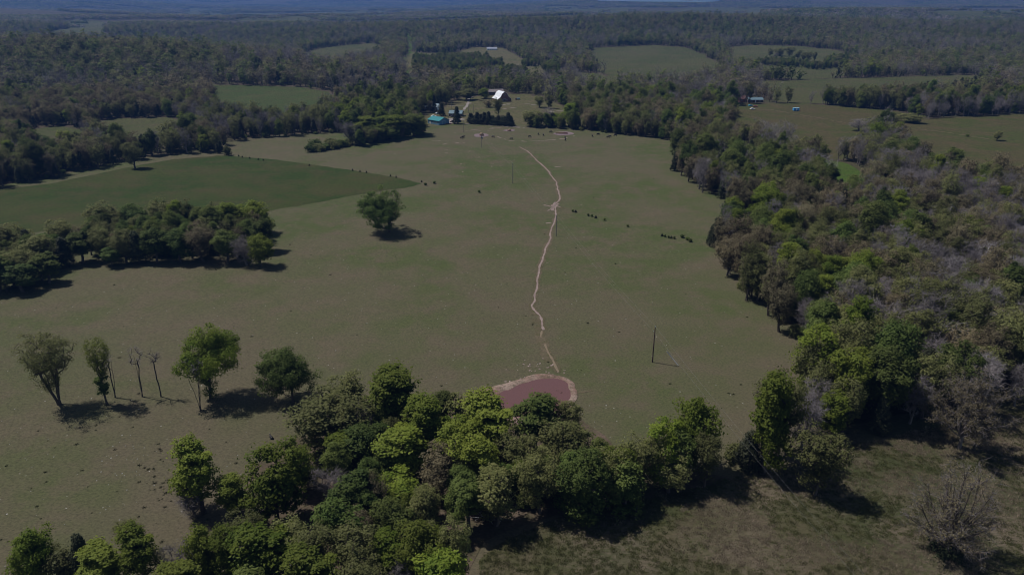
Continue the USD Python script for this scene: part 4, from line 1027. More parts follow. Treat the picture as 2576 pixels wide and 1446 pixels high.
for x, y in cells:
    if not LITTER.contains(Point(x, y)) or WATER.buffer(4 if px0(x, y) > 1330 else 11).contains(Point(x, y)) or any(math.hypot(x - bx, y - by) < r for bx, by, r in bare):
        continue
    dn = np.min(np.hypot(hand[:, 0] - x, hand[:, 1] - y))
    if dn < 2.6 or px0(x, y) < 300:
        continue
    z = float(height(x, y))
    px, py, _ = project(np.array([x, y, z]))
    if py > 1700 or px < 300:
        continue
    u = frng.uniform()
    shade = px > 1250
    kind = ("shrub" if u < 0.16 else "thicket" if u < 0.30 else "green" if u < 0.44 else "olive" if u < 0.66 else "bright" if u < 0.78 else "grey" if u < 0.90 else "brown" if u < 0.96 else "cedar")
    if px < 900 and u > 0.44:
        continue
    v = int(frng.integers(len(KLASS[kind])))
    sc = (frng.uniform(0.85, 1.2) if px > 1430 else frng.uniform(0.55, 0.85)) if kind not in ("shrub", "thicket") else frng.uniform(0.6, 1.2)
    roof = float(np.interp(px, [300, 440, 470, 560, 610, 640, 730, 780, 900, 920, 1050, 1080, 1200, 1440, 1470, 1560, 1640, 1690, 1800, 1830], [1330, 1300, 1180, 1200, 1210, 1180, 1130, 1040, 1040, 1000, 1000, 1050, 1050, 1075, 1110, 1130, 1110, 1040, 1080, 1130]))
    hh = top_height(np.array([x, y, z]), roof)
    if hh < 2:
        continue
    sc = min(sc, hh / HEIGHTS[kind][v])
    if sc < 0.3 and kind not in ("shrub", "thicket"):
        continue
    TREES.append(dict(kind=kind, p=np.array([x, y, z - 0.1]), s=(sc, sc, sc), rot=frng.uniform(0, 6.28), label=None, group=None, v=v, h=HEIGHTS[kind][v] * sc, hand=False,
                      zone=("in the bottom tree belt, " + ("left part" if px < 880 else "middle part" if px < 1250 else "right part")), px=float(px), py=float(py)))

CAP = {"leafy_tree": 300, "budding_tree": 300, "leafless_tree": 150, "cedar_tree": 150, "shrub": 120}
single, rest = {}, []
for t in TREES:
    if t["hand"]:
        single.setdefault(KINDS[t["kind"]][5], []).append(t)
loose = []
for t in TREES:
    if not t["hand"]:
        top = project(t["p"] + np.array([0, 0, t["h"]]))
        if -10 < t["px"] < 2586 and top[1] < 1446 and t["py"] > 250:
            loose.append((-t["h"] / float(top[2]), t))
        else:
            rest.append(t)
for _, t in sorted(loose, key=lambda a: a[0]):
    got = single.setdefault(KINDS[t["kind"]][5], [])
    if len(got) < CAP[KINDS[t["kind"]][5]]:
        got.append(t)
    else:
        rest.append(t)
rows = {}
for got in single.values():
    for t in got:
        if not t["hand"]:
            rows.setdefault((KINDS[t["kind"]][4], t["zone"]), []).append(t)
for (words, z), ts in rows.items():
    ts.sort(key=lambda t: t["px"])
    for n, t in enumerate(ts):
        t["label"] = f"{words} {z}" + (f", {ORD[n] if n < len(ORD) else 'last'} from the left" if len(ts) > 1 else "")
for name, got in single.items():
    for t in got:
        c = KINDS[t["kind"]]
        copy_of(KLASS[t["kind"]][t["v"]], name, t["label"], "shrub" if name == "shrub" else "cedar" if name == "cedar_tree" else "tree", t["p"], t["rot"], t["s"], c[6])

def quats(rot, normal=None):
    """Turns about the vertical, then leans onto the terrain's normal, as half floats."""
    q = np.column_stack([np.cos(rot / 2), np.zeros(len(rot)), np.zeros(len(rot)), np.sin(rot / 2)])
    if normal is not None:
        a = np.column_stack([1 + normal[:, 2], -normal[:, 1], normal[:, 0], np.zeros(len(rot))])
        a /= np.linalg.norm(a, axis=1, keepdims=True)
        w1, x1, y1, z1 = a.T
        w2, x2, y2, z2 = q.T
        q = np.column_stack([w1 * w2 - x1 * x2 - y1 * y2 - z1 * z2, w1 * x2 + x1 * w2 + y1 * z2 - z1 * y2, w1 * y2 - x1 * z2 + y1 * w2 + z1 * x2, w1 * z2 + x1 * y2 - y1 * x2 + z1 * w2])
    return Vt.QuathArray([Gf.Quath(float(a[0]), float(a[1]), float(a[2]), float(a[3])) for a in q])

def instancer(name, label, category, kinds, pos, rot, scale, idx, normal=None):
    pi = UsdGeom.PointInstancer.Define(stage, fresh("/World", name))
    tag(pi.GetPrim(), label, category, kind="stuff")
    base = str(pi.GetPath())
    for n, made in enumerate(kinds):
        path = f"{base}/kind_{n + 1:03d}"
        UsdGeom.Xform.Define(stage, path)
        for pname, mesh, mat, tint in made:
            part(path, pname, mesh, mat, tint=tint)
        pi.GetPrototypesRel().AddTarget(path)
    pi.CreateProtoIndicesAttr(Vt.IntArray.FromNumpy(np.asarray(idx, np.int32)))
    pi.CreatePositionsAttr(Vt.Vec3fArray.FromNumpy(np.asarray(pos, np.float32)))
    pi.CreateScalesAttr(Vt.Vec3fArray.FromNumpy(np.asarray(scale, np.float32)))
    pi.CreateOrientationsAttr(quats(np.asarray(rot, float), normal))
    return pi

def protos(detail, seeds=2):
    out, index = [], {}
    for name in list(NAMES) + ["shrub", "thicket"]:
        kind, fol, sizes, bark, *_ = KINDS[name]
        for n, (H, b, R) in enumerate(sizes[:seeds]):
            w, lf, tint = tree_meshes(kind, 400 + 13 * n + len(name), H, b, R, detail=detail, vase=0.6)
            index.setdefault(name, []).append(len(out))
            out.append([("trunk", w, bark, None), ("crown", lf, FOL[fol], tint)])
    return out, index
pr, pindex = protos(0.55, 3)
instancer("woodland", "rest of the mixed woods around the pasture", "woodland", pr, [t["p"] for t in rest], [t["rot"] for t in rest], [t["s"] for t in rest], [pindex[t["kind"]][t["v"] % len(pindex[t["kind"]])] for t in rest])
P2 = scatter(720, 2300, 7.8, 62)
P2 = P2[~shapely.contains_xy(CLEAR, P2[:, 0], P2[:, 1])]
K2 = kinds_at(P2[:, 0], P2[:, 1], frng)
pr, pindex = protos(0.13, 2)
sc = frng.uniform(0.7, 1.55, len(P2))[:, None] * np.ones(3) * np.column_stack([np.full(len(P2), 1.1), np.full(len(P2), 1.1), frng.uniform(0.85, 1.15, len(P2))])
instancer("middle_forest", "mixed spring forest over the middle hills", "forest", pr, np.column_stack([P2, height(P2[:, 0], P2[:, 1]) - 0.3]), frng.uniform(0, 6.28, len(P2)), sc,
          [pindex[NAMES[k]][int(r)] for k, r in zip(K2, frng.integers(0, 2, len(P2)))])
# the farthest forest: stands of trees at once
def stand(seed, size, n, weights):
    r = np.random.default_rng(seed)
    out = {}
    for _ in range(n):
        x, y = r.uniform(-size / 2, size / 2, 2)
        k = NAMES[r.choice(6, p=weights)]
        H, R = (r.uniform(10, 16), r.uniform(3.6, 5.6)) if k != "cedar" else (r.uniform(8, 12), r.uniform(2, 3))
        d = r.normal(size=(16, 3)); d[:, 2] = np.abs(d[:, 2]) - 0.25
        d /= np.linalg.norm(d, axis=1, keepdims=True)
        c = np.array([x, y, H * 0.62]) + d * np.array([R, R, H * 0.38])
        R *= r.uniform(0.8, 1.5)
        m, t = leaves(r, c, 2, R * 0.3, 2.6 if k != "grey" else 1.7, 1.2, 0.75, 0.3)
        out.setdefault(k, []).append((m, t * 0.2 + 0.8 * r.uniform(0, 1)))
    return [("crown", cat([a for a, _ in v]), FOL[k], np.concatenate([b for _, b in v])) for k, v in out.items()]
MIX = [(.05, .2, .45, .18, .06, .06), (.03, .1, .3, .3, .22, .05), (.04, .22, .3, .1, .04, .30), (.02, .08, .2, .2, .45, .05)]
kinds = [stand(500 + n, 46, 26, np.array(MIX[n % 4]) / sum(MIX[n % 4])) for n in range(8)]
cells, y = [], 2300.0
while y < 15500:
    st = 40 * (1 + (y - 2300) / 9000)
    half = 0.74 * y + 60
    xx = np.arange(-half, half, st)
    cells.append(np.column_stack([xx + frng.uniform(-0.35, 0.35, len(xx)) * st, y + frng.uniform(-0.35, 0.35, len(xx)) * st, np.full(len(xx), st / 40)]))
    y += st
P3 = np.vstack(cells)
g3 = meshkit.fbm(np.column_stack([P3[:, 0] / 900, P3[:, 1] / 420, np.zeros(len(P3))]), 3, 71)
keep = (~shapely.contains_xy(FIELD_UNION.buffer(12), P3[:, 0], P3[:, 1]) | (frng.uniform(0, 1, len(P3)) < 0.10)) & ~shapely.contains_xy(CLEAR, P3[:, 0], P3[:, 1]) & (g3 < 0.59)
P3 = P3[keep]
e = 20.0
nx = -(height(P3[:, 0] + e, P3[:, 1]) - height(P3[:, 0] - e, P3[:, 1])) / (2 * e)
ny = -(height(P3[:, 0], P3[:, 1] + e) - height(P3[:, 0], P3[:, 1] - e)) / (2 * e)
nn = np.column_stack([nx, ny, np.ones(len(P3))]); nn /= np.linalg.norm(nn, axis=1, keepdims=True)
n3 = meshkit.fbm(np.column_stack([P3[:, 0] / 500, P3[:, 1] / 300, np.zeros(len(P3))]), 3, 75)
mix = np.digitize(n3 + frng.normal(0, 0.05, len(P3)), [0.42, 0.50, 0.58])
mix = np.array([1, 0, 2, 3])[mix]
instancer("far_forest", "endless hazy spring forest out to the blue hills", "forest", kinds, np.column_stack([P3[:, :2], height(P3[:, 0], P3[:, 1]) - 0.8]), frng.uniform(0, 6.28, len(P3)),
          np.column_stack([P3[:, 2] * 1.05, P3[:, 2] * 1.05, np.full(len(P3), 1.0) + 0.15 * (P3[:, 2] - 1)]), mix + 4 * frng.integers(0, 2, len(P3)), nn)
print("trees", {k: len(v) for k, v in single.items()}, "rest", len(rest), "mid", len(P2), "far", len(P3))

# ------------------------------------------------------------------ buildings
M_TEAL = simple("teal_metal_roof", (0.025, 0.20, 0.22), 0.4, 0.12, 0.8)
M_BLUE_WALL = simple("blue_siding", (0.13, 0.24, 0.36), 0.6, 0.12, 0.6)
M_WHITE_ROOF = simple("bright_metal_roof", (0.78, 0.79, 0.82), 0.35, 0.12, 0.7, spec=0.6)
M_BARN_WALL = simple("weathered_red_boards", (0.17, 0.085, 0.07), 0.9, 0.35, 1.2)
M_GREY_ROOF = simple("grey_shingles", (0.28, 0.30, 0.36), 0.8, 0.15, 0.8)
M_WHITE_WALL = simple("white_siding", (0.72, 0.72, 0.72), 0.6, 0.08, 0.8)
M_BRICK = simple("reddish_brick_wall", (0.26, 0.12, 0.09), 0.9, 0.2, 2.0)
M_DARKWALL = simple("dark_brown_wall", (0.10, 0.07, 0.055), 0.9, 0.25, 1.0)
M_RUST = simple("rusty_roof", (0.17, 0.09, 0.08), 0.7, 0.3, 0.9)
M_GLASS = simple("window_pane", (0.03, 0.035, 0.045), 0.15, spec=0.6)
M_TRIM = simple("white_trim", (0.75, 0.74, 0.72), 0.6)
M_TIN = simple("blue_grey_tin_roof", (0.13, 0.20, 0.24), 0.5, 0.12, 0.8)

def slab(a, b, c, d, thick=0.12):
    """A roof slope from its four corners, with a thickness downwards."""
    q = np.array([a, b, c, d], float)
    v = np.vstack([q, q - [0, 0, thick]])
    f = [[0, 1, 2], [0, 2, 3], [6, 5, 4], [7, 6, 4]]
    for i in range(4):
        j = (i + 1) % 4
        f += [[i, i + 4, j + 4], [i, j + 4, j]]
    m = trimesh.Trimesh(v, f, process=False)
    m.fix_normals()
    return m

def house(name, label, category, where, rot, length, width, wall_h, roof_h, wall, roof, gambrel=False, windows=(), doors=(), chimney=None, over=0.4, group=None, lean=None):
    """A gabled building, its ridge along its own x: walls, gables, two roof slopes, windows with frames and panes, doors with handles."""
    t = thing(name, label, category, where, rot, group=group)
    l, w = length / 2, width / 2
    part(t, "front_wall", box(-l, l, -w, -w + 0.2, -0.4, wall_h), wall)
    part(t, "back_wall", box(-l, l, w - 0.2, w, -0.4, wall_h), wall)
    if gambrel:
        prof = [(-w, wall_h), (-w * 0.62, wall_h + roof_h * 0.28), (-w * 0.34, wall_h + roof_h * 0.80), (0, wall_h + roof_h), (w * 0.34, wall_h + roof_h * 0.80), (w * 0.62, wall_h + roof_h * 0.28), (w, wall_h)]
    else:
        prof = [(-w, wall_h), (0, wall_h + roof_h), (w, wall_h)]
    g = Polygon([(-w + 0.2, -0.4), (w - 0.2, -0.4)] + [(y * 0.985, z - 0.06) for y, z in prof[::-1]])
    for s in (-1, 1):
        m = trimesh.creation.extrude_polygon(g, 0.2, engine="earcut")
        m.apply_transform(np.array([[0, 0, 1, -l if s < 0 else l - 0.2], [1, 0, 0, 0], [0, 1, 0, 0], [0, 0, 0, 1.0]]))
        part(t, "gable_wall", m, wall)
    k = l + over
    for a, b in zip(prof[:-1], prof[1:]):
        (ya, za), (yb, zb) = a, b
        if ya == -w:
            ya, za = ya - over, za - over * (zb - za) / (yb - (-w)) 
        if yb == w:
            d = (zb - za) / (yb - ya); yb, zb = yb + over, zb + over * d
        part(t, "roof_slope", slab((-k, ya, za + 0.1), (k, ya, za + 0.1), (k, yb, zb + 0.1), (-k, yb, zb + 0.1)), roof)
    if not gambrel:
        part(t, "ridge_cap", box(-k, k, -0.15, 0.15, wall_h + roof_h + 0.04, wall_h + roof_h + 0.16), roof)
    def on(side, u, z0, z1, wd, name, mat, out, pane=None):
        if side in ("f", "b"):
            y0, y1 = (-w - out, -w - 0.002) if side == "f" else (w + 0.002, w + out)
            return part(t, name, box(u - wd / 2, u + wd / 2, y0, y1, z0, z1), mat), box(u - wd / 2 + 0.12, u + wd / 2 - 0.12, y0 - 0.01 if side == "f" else y1, y0 if side == "f" else y1 + 0.01, z0 + 0.12, z1 - 0.12)
        x0, x1 = (-l - out, -l - 0.002) if side == "l" else (l + 0.002, l + out)
        return part(t, name, box(x0, x1, u - wd / 2, u + wd / 2, z0, z1), mat), box(x0 - 0.01 if side == "l" else x1, x0 if side == "l" else x1 + 0.01, u - wd / 2 + 0.12, u + wd / 2 - 0.12, z0 + 0.12, z1 - 0.12)
    for side, u, z, wd, hh in windows:
        p, pane = on(side, u, z, z + hh, wd, "window", M_TRIM, 0.06)
        part(p, "pane", pane, M_GLASS)
    for side, u, wd, hh, mat in doors:
        p, leaf = on(side, u, 0.0, hh, wd, "door", M_TRIM, 0.07)
        part(p, "door_leaf", leaf, mat)
    if chimney:
        part(t, "chimney", box(chimney - 0.4, chimney + 0.4, 0.3, 1.1, wall_h, wall_h + roof_h + 0.9), M_BRICK)
    return t

def facing(a, b):
    """Middle, direction and length of a wall foot between two pixels."""
    p, q = at(*a), at(*b)
    d = q - p
    return (p + q) / 2, math.atan2(d[1], d[0]), float(np.hypot(d[0], d[1]))

mid, ang, ln = facing((1076.7, 310.6), (1105, 315.5))
back = np.array([-math.sin(ang), math.cos(ang), 0])
house("shed", "blue walled metal shed with a teal roof at the pasture's top", "shed", mid + back * 5.2, ang, max(ln, 13.5), 10.4, 3.3, 2.2, M_BLUE_WALL, M_TEAL,
      windows=[("f", -0.5, 1.1, 1.1, 1.0), ("f", 3.2, 1.1, 1.1, 1.0)], doors=[("f", -4.2, 1.1, 2.1, M_TRIM), ("r", 0.0, 3.4, 2.8, M_BLUE_WALL)])
c = at(1262, 254)
a = math.atan2(-12.0, 5.2)
t = house("barn", "old barn with bright white gambrel roof and brown red walls", "barn", c, a, 14.5, 14.0, 2.6, 6.6, M_BARN_WALL, M_WHITE_ROOF, gambrel=True, windows=[("r", -2.5, 1.2, 0.9, 0.9), ("r", 2.5, 1.2, 0.9, 0.9), ("r", 0, 6.0, 1.2, 1.2)], doors=[("r", 0.0, 3.0, 3.0, M_DARKWALL)])
c = at(1246, 238)
house("barn", "smaller dark barn with an old tin roof behind the white roofed barn", "barn", c, 0.25, 16, 8, 3.2, 2.2, M_DARKWALL, simple("old_tin_roof", (0.20, 0.17, 0.17), 0.6, 0.3, 0.5), doors=[("f", 0, 2.6, 2.6, M_DARKWALL)], windows=[("f", 4, 1.1, 1, 1)])
c = at(1237.5, 127)
house("house", "long low white house with grey roof on the far clearing", "house", c, 0.06, 20, 9, 3.2, 2.8, M_WHITE_WALL, M_GREY_ROOF, windows=[("f", -7, 1.0, 1.6, 1.3), ("f", -3, 1.0, 1.6, 1.3), ("f", 4, 1.0, 1.6, 1.3), ("f", 8, 1.0, 1.2, 1.3), ("l", 0, 1.0, 1.4, 1.3)], doors=[("f", 0.5, 1.1, 2.1, M_DARKWALL)], chimney=3)
c = at(1148, 292)
house("house", "small brown house with grey blue roof behind the parked cars", "house", c, -0.15, 11, 7.5, 2.7, 2.0, M_DARKWALL, M_TIN, windows=[("f", -3.2, 0.9, 1.3, 1.2), ("f", 3.4, 0.9, 1.3, 1.2), ("r", 0, 0.9, 1.2, 1.2)], doors=[("f", 0.3, 1.0, 2.1, M_TRIM)], chimney=-2)
c = at(1090, 275)
house("house", "house with a pale teal roof hidden behind dark cedars", "house", c, -0.5, 13, 8, 2.8, 2.4, M_WHITE_WALL, M_TIN, windows=[("f", -3, 0.9, 1.4, 1.2), ("f", 3.2, 0.9, 1.4, 1.2)], doors=[("f", 0, 1.0, 2.1, M_DARKWALL)])
c = at(1868, 256)
house("house", "reddish brick outbuilding at the edge of the tan field", "house", c, 0.1, 9, 7, 3.4, 2.4, M_BRICK, M_RUST, windows=[("f", -2, 1.0, 1.2, 1.2)], doors=[("f", 1.5, 1.0, 2.1, M_DARKWALL)])
c = at(1897, 257)
house("house", "low dark house with grey roof at the tan field's top", "house", c, 0.05, 15, 7, 2.6, 1.8, M_DARKWALL, M_TIN, windows=[("f", -4, 0.9, 1.4, 1.1), ("f", 4, 0.9, 1.4, 1.1)], doors=[("f", 0, 1.0, 2.1, M_TRIM)])
c = at(1774, 259)
house("shed", "small shed with a red roof among trees left of the tan field", "shed", c, 0.3, 7, 5, 2.6, 1.6, M_WHITE_WALL, M_RUST, windows=[("f", 2.0, 1.0, 1.0, 1.0)], doors=[("f", -1.0, 1.0, 2.1, M_DARKWALL)])
c = at(1737, 267)
house("shed", "pale blue and white shed among trees right of the far pasture edge", "shed", c, -0.2, 8, 5, 2.8, 1.4, M_WHITE_WALL, M_TIN, windows=[("f", 2.2, 1.0, 1.0, 1.0)], doors=[("f", -1.0, 1.2, 2.1, M_TIN)])
c = at(1722, 262)
house("shed", "grey roofed shed leftmost of the far right sheds", "shed", c, 0.4, 7, 5, 2.4, 1.5, M_DARKWALL, M_GREY_ROOF, windows=[("f", 1.8, 1.0, 1.0, 1.0)], doors=[("f", -1.0, 1.0, 2.0, M_TRIM)])
c = at(96, 91)
house("barn", "long dark blue roofed barn in the upper left woods", "barn", c, 0.0, 34, 14, 4.0, 3.2, M_BLUE_WALL, simple("blue_roof", (0.06, 0.16, 0.26), 0.5, 0.1, 0.5), doors=[("f", -6, 4, 3.4, M_TRIM), ("f", 6, 4, 3.4, M_TRIM)], windows=[("f", 0, 1.4, 2, 1.2)])
c = at(121, 89)
house("shed", "small white shed right of the blue roofed barn", "shed", c, 0.5, 12, 8, 3.2, 2.0, M_WHITE_WALL, M_WHITE_ROOF, doors=[("f", 0, 2, 2.4, M_DARKWALL)], windows=[("f", 3.5, 1.0, 1.2, 1.1)])
c = at(106, 97)
house("trailer", "low white trailer below the blue roofed barn", "trailer", c, 0.0, 18, 5, 3.0, 0.9, M_WHITE_WALL, M_WHITE_ROOF, windows=[("f", -5, 1.0, 1.6, 1.1), ("f", 5, 1.0, 1.6, 1.1)], doors=[("f", 0, 1.1, 2.1, M_DARKWALL)])
c = at(930, 87)
house("shed", "small white building beside the clearing left of the power cut", "shed", c, 0.2, 10, 7, 3.6, 2.2, M_WHITE_WALL, M_WHITE_ROOF, windows=[("f", 2.5, 1.0, 1.2, 1.1)], doors=[("f", -1.5, 1.2, 2.2, M_DARKWALL)])
for x, y, ln_, lab in [(799, 24.5, 40, "far white barn above the broad pale field"), (866, 16.5, 46, "far white barn left of the top centre"), (1406, 12.5, 48, "far white building at the top centre"), (2566, 19, 60, "far white building near the top right corner")]:
    c = at(x, y)
    house("barn", lab, "barn", c, 0.1, ln_, ln_ * 0.4, 6, 4, M_WHITE_WALL, M_WHITE_ROOF, doors=[("f", 0, 5, 4.5, M_DARKWALL)])

# ------------------------------------------------------------------ vehicles and yard things
M_TYRE = simple("tyre_rubber", (0.02, 0.02, 0.02), 0.9)
M_RIM = simple("wheel_rim", (0.35, 0.35, 0.36), 0.4, metallic=0.6)
M_LAMP = simple("headlight_glass", (0.7, 0.7, 0.68), 0.2)
def paint(name, c):
    return simple("paint_" + name, c, 0.35, 0.06, 0.6, spec=0.6)
PAINT = {"white": paint("white", (0.72, 0.72, 0.74)), "blue": paint("light_blue", (0.12, 0.38, 0.60)), "dark": paint("dark", (0.035, 0.03, 0.035)), "red": paint("dull_red", (0.26, 0.07, 0.05)), "grey": paint("silver", (0.42, 0.44, 0.48)), "teal": paint("teal", (0.06, 0.30, 0.42)), "maroon": paint("maroon", (0.11, 0.045, 0.045))}

def loft(sections):
    """A closed skin through rounded rectangles (x, half width, bottom, top)."""
    rings = []
    for x, hw, b, tp in sections:
        r = min(0.16, (tp - b) * 0.3)
        rings.append([(x, -hw, b), (x, -hw, tp - r), (x, -hw + r, tp), (x, hw - r, tp), (x, hw, tp - r), (x, hw, b)])
    v = np.array(rings).reshape(-1, 3)
    n = 6
    f = []
    for i in range(len(sections) - 1):
        for j in range(n):
            k = (j + 1) % n
            f += [[i * n + j, i * n + k, (i + 1) * n + k], [i * n + j, (i + 1) * n + k, (i + 1) * n + j]]
    for j in range(1, n - 1):
        f += [[0, j + 1, j], [(len(sections) - 1) * n, (len(sections) - 1) * n + j, (len(sections) - 1) * n + j + 1]]
    m = trimesh.Trimesh(v, f, process=False)
    m.fix_normals()
    return m

def vehicle(name, label, category, px, py, rot, color, pickup=False, group=None):
    c = at(px, py)
    t = thing(name, label, category, c, rot, group=group)
    P = PAINT[color]
    part(t, "body", loft([(-2.3, 0.82, 0.45, 0.85), (-2.15, 0.88, 0.35, 1.0), (-1.0, 0.9, 0.3, 1.02), (0.9, 0.9, 0.3, 1.0), (2.0, 0.87, 0.35, 0.9), (2.35, 0.78, 0.45, 0.72)]), P, 30)
    if pickup:
        cab = [(-0.5, 0.74, 0.95, 1.3), (-0.35, 0.72, 0.95, 1.72), (0.75, 0.72, 0.95, 1.72), (1.35, 0.74, 0.93, 1.05)]
        part(t, "bed", box(-2.1, -0.55, -0.7, 0.7, 1.012, 1.05), PAINT["dark"])
    else:
        cab = [(-1.75, 0.74, 0.95, 1.1), (-1.1, 0.70, 0.95, 1.46), (0.25, 0.70, 0.95, 1.48), (1.15, 0.74, 0.93, 1.05)]
    cb = part(t, "cabin", loft(cab), P, 30)
    x0, x1 = cab[1][0], cab[2][0]
    z0, z1 = 1.08, cab[1][3] - 0.12
    for s in (-1, 1):
        part(cb, "window", box(x0 + 0.05, x1 - 0.05, s * 0.755 - 0.01, s * 0.755 + 0.01, z0, z1), M_GLASS)
    xa, xb = cab[3][0], cab[2][0]
    part(cb, "windscreen", slab((xa - 0.05, -0.6, 1.10), (xa - 0.05, 0.6, 1.10), (xb + 0.06, 0.6, cab[2][3] - 0.05), (xb + 0.06, -0.6, cab[2][3] - 0.05), -0.03), M_GLASS)
    for x in (-1.4, 1.45):
        for s in (-1, 1):
            w = trimesh.creation.cylinder(0.34, 0.24, sections=14)
            w.apply_transform(trimesh.transformations.rotation_matrix(math.pi / 2, [1, 0, 0]))
            w.apply_translation((x, s * 0.82, 0.34))
            wp = part(t, "wheel", w, M_TYRE, 40)
            r = trimesh.creation.cylinder(0.19, 0.26, sections=10)
            r.apply_transform(trimesh.transformations.rotation_matrix(math.pi / 2, [1, 0, 0]))
            r.apply_translation((x, s * 0.822, 0.34))
            part(wp, "rim", r, M_RIM, 40)
    for s in (-1, 1):
        part(t, "headlight", box(2.30, 2.37, s * 0.55 - 0.15, s * 0.55 + 0.15, 0.58, 0.70), M_LAMP)
    return t

vehicle("parked_pickup", "light blue and white pickup beside the blue shed", "pickup", 1152, 307.5, 0.1, "blue", True)
vehicle("parked_car", "dark car between the blue shed and the light blue pickup", "car", 1137, 307, 1.2, "maroon")
vehicle("parked_car", "dark vehicle parked in front of the small brown house", "car", 1140, 294.5, 0.3, "dark")
vehicle("parked_car", "white car among junk left of the cedar by the shed", "car", 1091, 294, 0.6, "white")
vehicle("parked_car", "dull red car among junk behind the blue shed", "car", 1098, 295.5, -0.4, "red")
vehicle("parked_car", "silver car behind the blue shed under the teal roof", "car", 1101, 287, 0.9, "grey")
vehicle("parked_car", "white car nearest us at the tan field's top left", "car", 1893, 276, 0.1, "white")
vehicle("parked_car", "blue car behind the white one on the tan field", "car", 1888, 267.5, 0.2, "teal")
vehicle("parked_car", "reddish brown car right of the blue one on the tan field", "car", 1900, 269.5, -0.2, "red")
vehicle("parked_car", "silver car left of centre in the tan field's row", "car", 1838, 271, 0.1, "grey")
vehicle("parked_car", "dark car touching the silver one in the tan field's row", "car", 1848, 271.8, 0.1, "dark")
vehicle("parked_pickup", "dark pickup farthest back in the tan field's row", "pickup", 1857, 267, 0.4, "dark", True)
vehicle("parked_car", "small white car far left of the tan field's row", "car", 1760, 272.5, 0.3, "white")
c = at(2002, 279.5)
t = thing("dumpster", "bright blue box trailer alone on the tan field", "trailer", c, 0.1)
M_BLUEBOX = paint("bright_blue", (0.05, 0.30, 0.62))
part(t, "box", box(-2.6, 2.6, -1.2, 1.2, 0.5, 2.6), M_BLUEBOX)
part(t, "roof", box(-2.7, 2.7, -1.3, 1.3, 2.602, 2.72), simple("pale_blue_roof", (0.35, 0.58, 0.72), 0.5))
part(t, "door", box(-0.5, 0.5, -1.26, -1.202, 0.6, 2.4), M_TRIM)
for x in (-1.2, 1.2):
    w = trimesh.creation.cylinder(0.36, 2.3, sections=12); w.apply_transform(trimesh.transformations.rotation_matrix(math.pi / 2, [1, 0, 0])); w.apply_translation((x, 0, 0.36))
    part(t, "wheel", w, M_TYRE, 40)
c = at(2140 * 1.0, 290)
t = thing("flat_trailer", "flat trailer with lumber beside the shed's right corner", "trailer", at(1128, 313.2), 0.35)
part(t, "deck", box(-2.4, 2.4, -0.9, 0.9, 0.55, 0.68), M_RUST)
part(t, "load", cat([box(-2.0, 1.8, -0.7 + k * 0.3, -0.5 + k * 0.3, 0.684, 0.84) for k in range(4)]), M_DARKWALL)
for s in (-1, 1):
    w = trimesh.creation.cylinder(0.32, 0.2, sections=12); w.apply_transform(trimesh.transformations.rotation_matrix(math.pi / 2, [1, 0, 0])); w.apply_translation((0, s * 1.02, 0.32))
    part(t, "wheel", w, M_TYRE, 40)
part(t, "drawbar", box(2.4, 3.9, -0.08, 0.08, 0.5, 0.6), M_RUST)
# a fence panel and pen left of the barn
t = thing("cattle_pen", "dark timber pen fence left of the white roofed barn", "fence", at(1222, 255.6), 0.15)
for k in range(7):
    part(t, "post", box(-6 + k * 2 - 0.09, -6 + k * 2 + 0.09, -0.09, 0.09, -0.3, 1.6), M_DARKWALL)
for z in (0.35, 0.75, 1.15):
    part(t, "rail", box(-6.1, 6.1, -0.14, -0.092, z, z + 0.22), M_DARKWALL)
t = thing("hay_bale", "grey covered hay bale right of the white roofed barn", "hay bale", at(1302, 251.5), 0.2)
for k in range(3):
    m = trimesh.creation.cylinder(0.9, 1.5, sections=18); m.apply_transform(trimesh.transformations.rotation_matrix(math.pi / 2, [0, 1, 0])); m.apply_translation((-1.6 + k * 1.6, 0, 0.88))
    part(t, "bale", m, M_TIN if k else M_DARKWALL, 40)

# ------------------------------------------------------------------ poles, wires and the guy
M_POLE = simple("creosoted_pole", (0.085, 0.055, 0.045), 0.85, 0.3, 3.0)
M_POLE_GREY = simple("weathered_pole", (0.16, 0.15, 0.15), 0.85, 0.3, 3.0)
M_WIRE = simple("bare_wire", (0.30, 0.30, 0.31), 0.4, metallic=0.5)
M_INSUL = simple("insulator", (0.35, 0.42, 0.48), 0.3)
M_CAN = simple("transformer_can", (0.20, 0.23, 0.26), 0.5)
M_GUARD = simple("guy_guard", (0.74, 0.72, 0.68), 0.5)
TOPS = []
def pole(x, y, top, label, mat=M_POLE_GREY, r=0.15, can=False, wire=True):
    p = at(x, y)
    h = top_height(p, top)
    t = thing("utility_pole", label, "utility pole", p)
    part(t, "shaft", tube([(0, 0, -0.5), (0, 0, h * 0.5), (0.04, 0, h)], [r * 1.15, r, r * 0.75], 10), mat, 40)
    part(t, "insulator", tube([(0.04, 0, h), (0.04, 0, h + 0.16), (0.04, 0, h + 0.3)], [0.05, 0.1, 0.06], 8), M_INSUL, 40)
    part(t, "bracket", box(-0.28, -0.1, -0.03, 0.03, h - 1.3, h - 1.24), M_CAN)
    part(t, "cap", tube([(-0.28, 0, h - 1.32), (-0.28, 0, h - 1.16)], [0.06, 0.07], 8), M_INSUL, 40)
    if can:
        part(t, "transformer", tube([(0.42, 0, h - 2.9), (0.42, 0, h - 2.8), (0.42, 0, h - 1.8), (0.42, 0, h - 1.7)], [0.3, 0.36, 0.36, 0.3], 12), M_CAN, 40)
    if wire:
        TOPS.append((p + [0.04, 0, h + 0.28], p + [-0.28, 0, h - 1.2]))
    return p, h
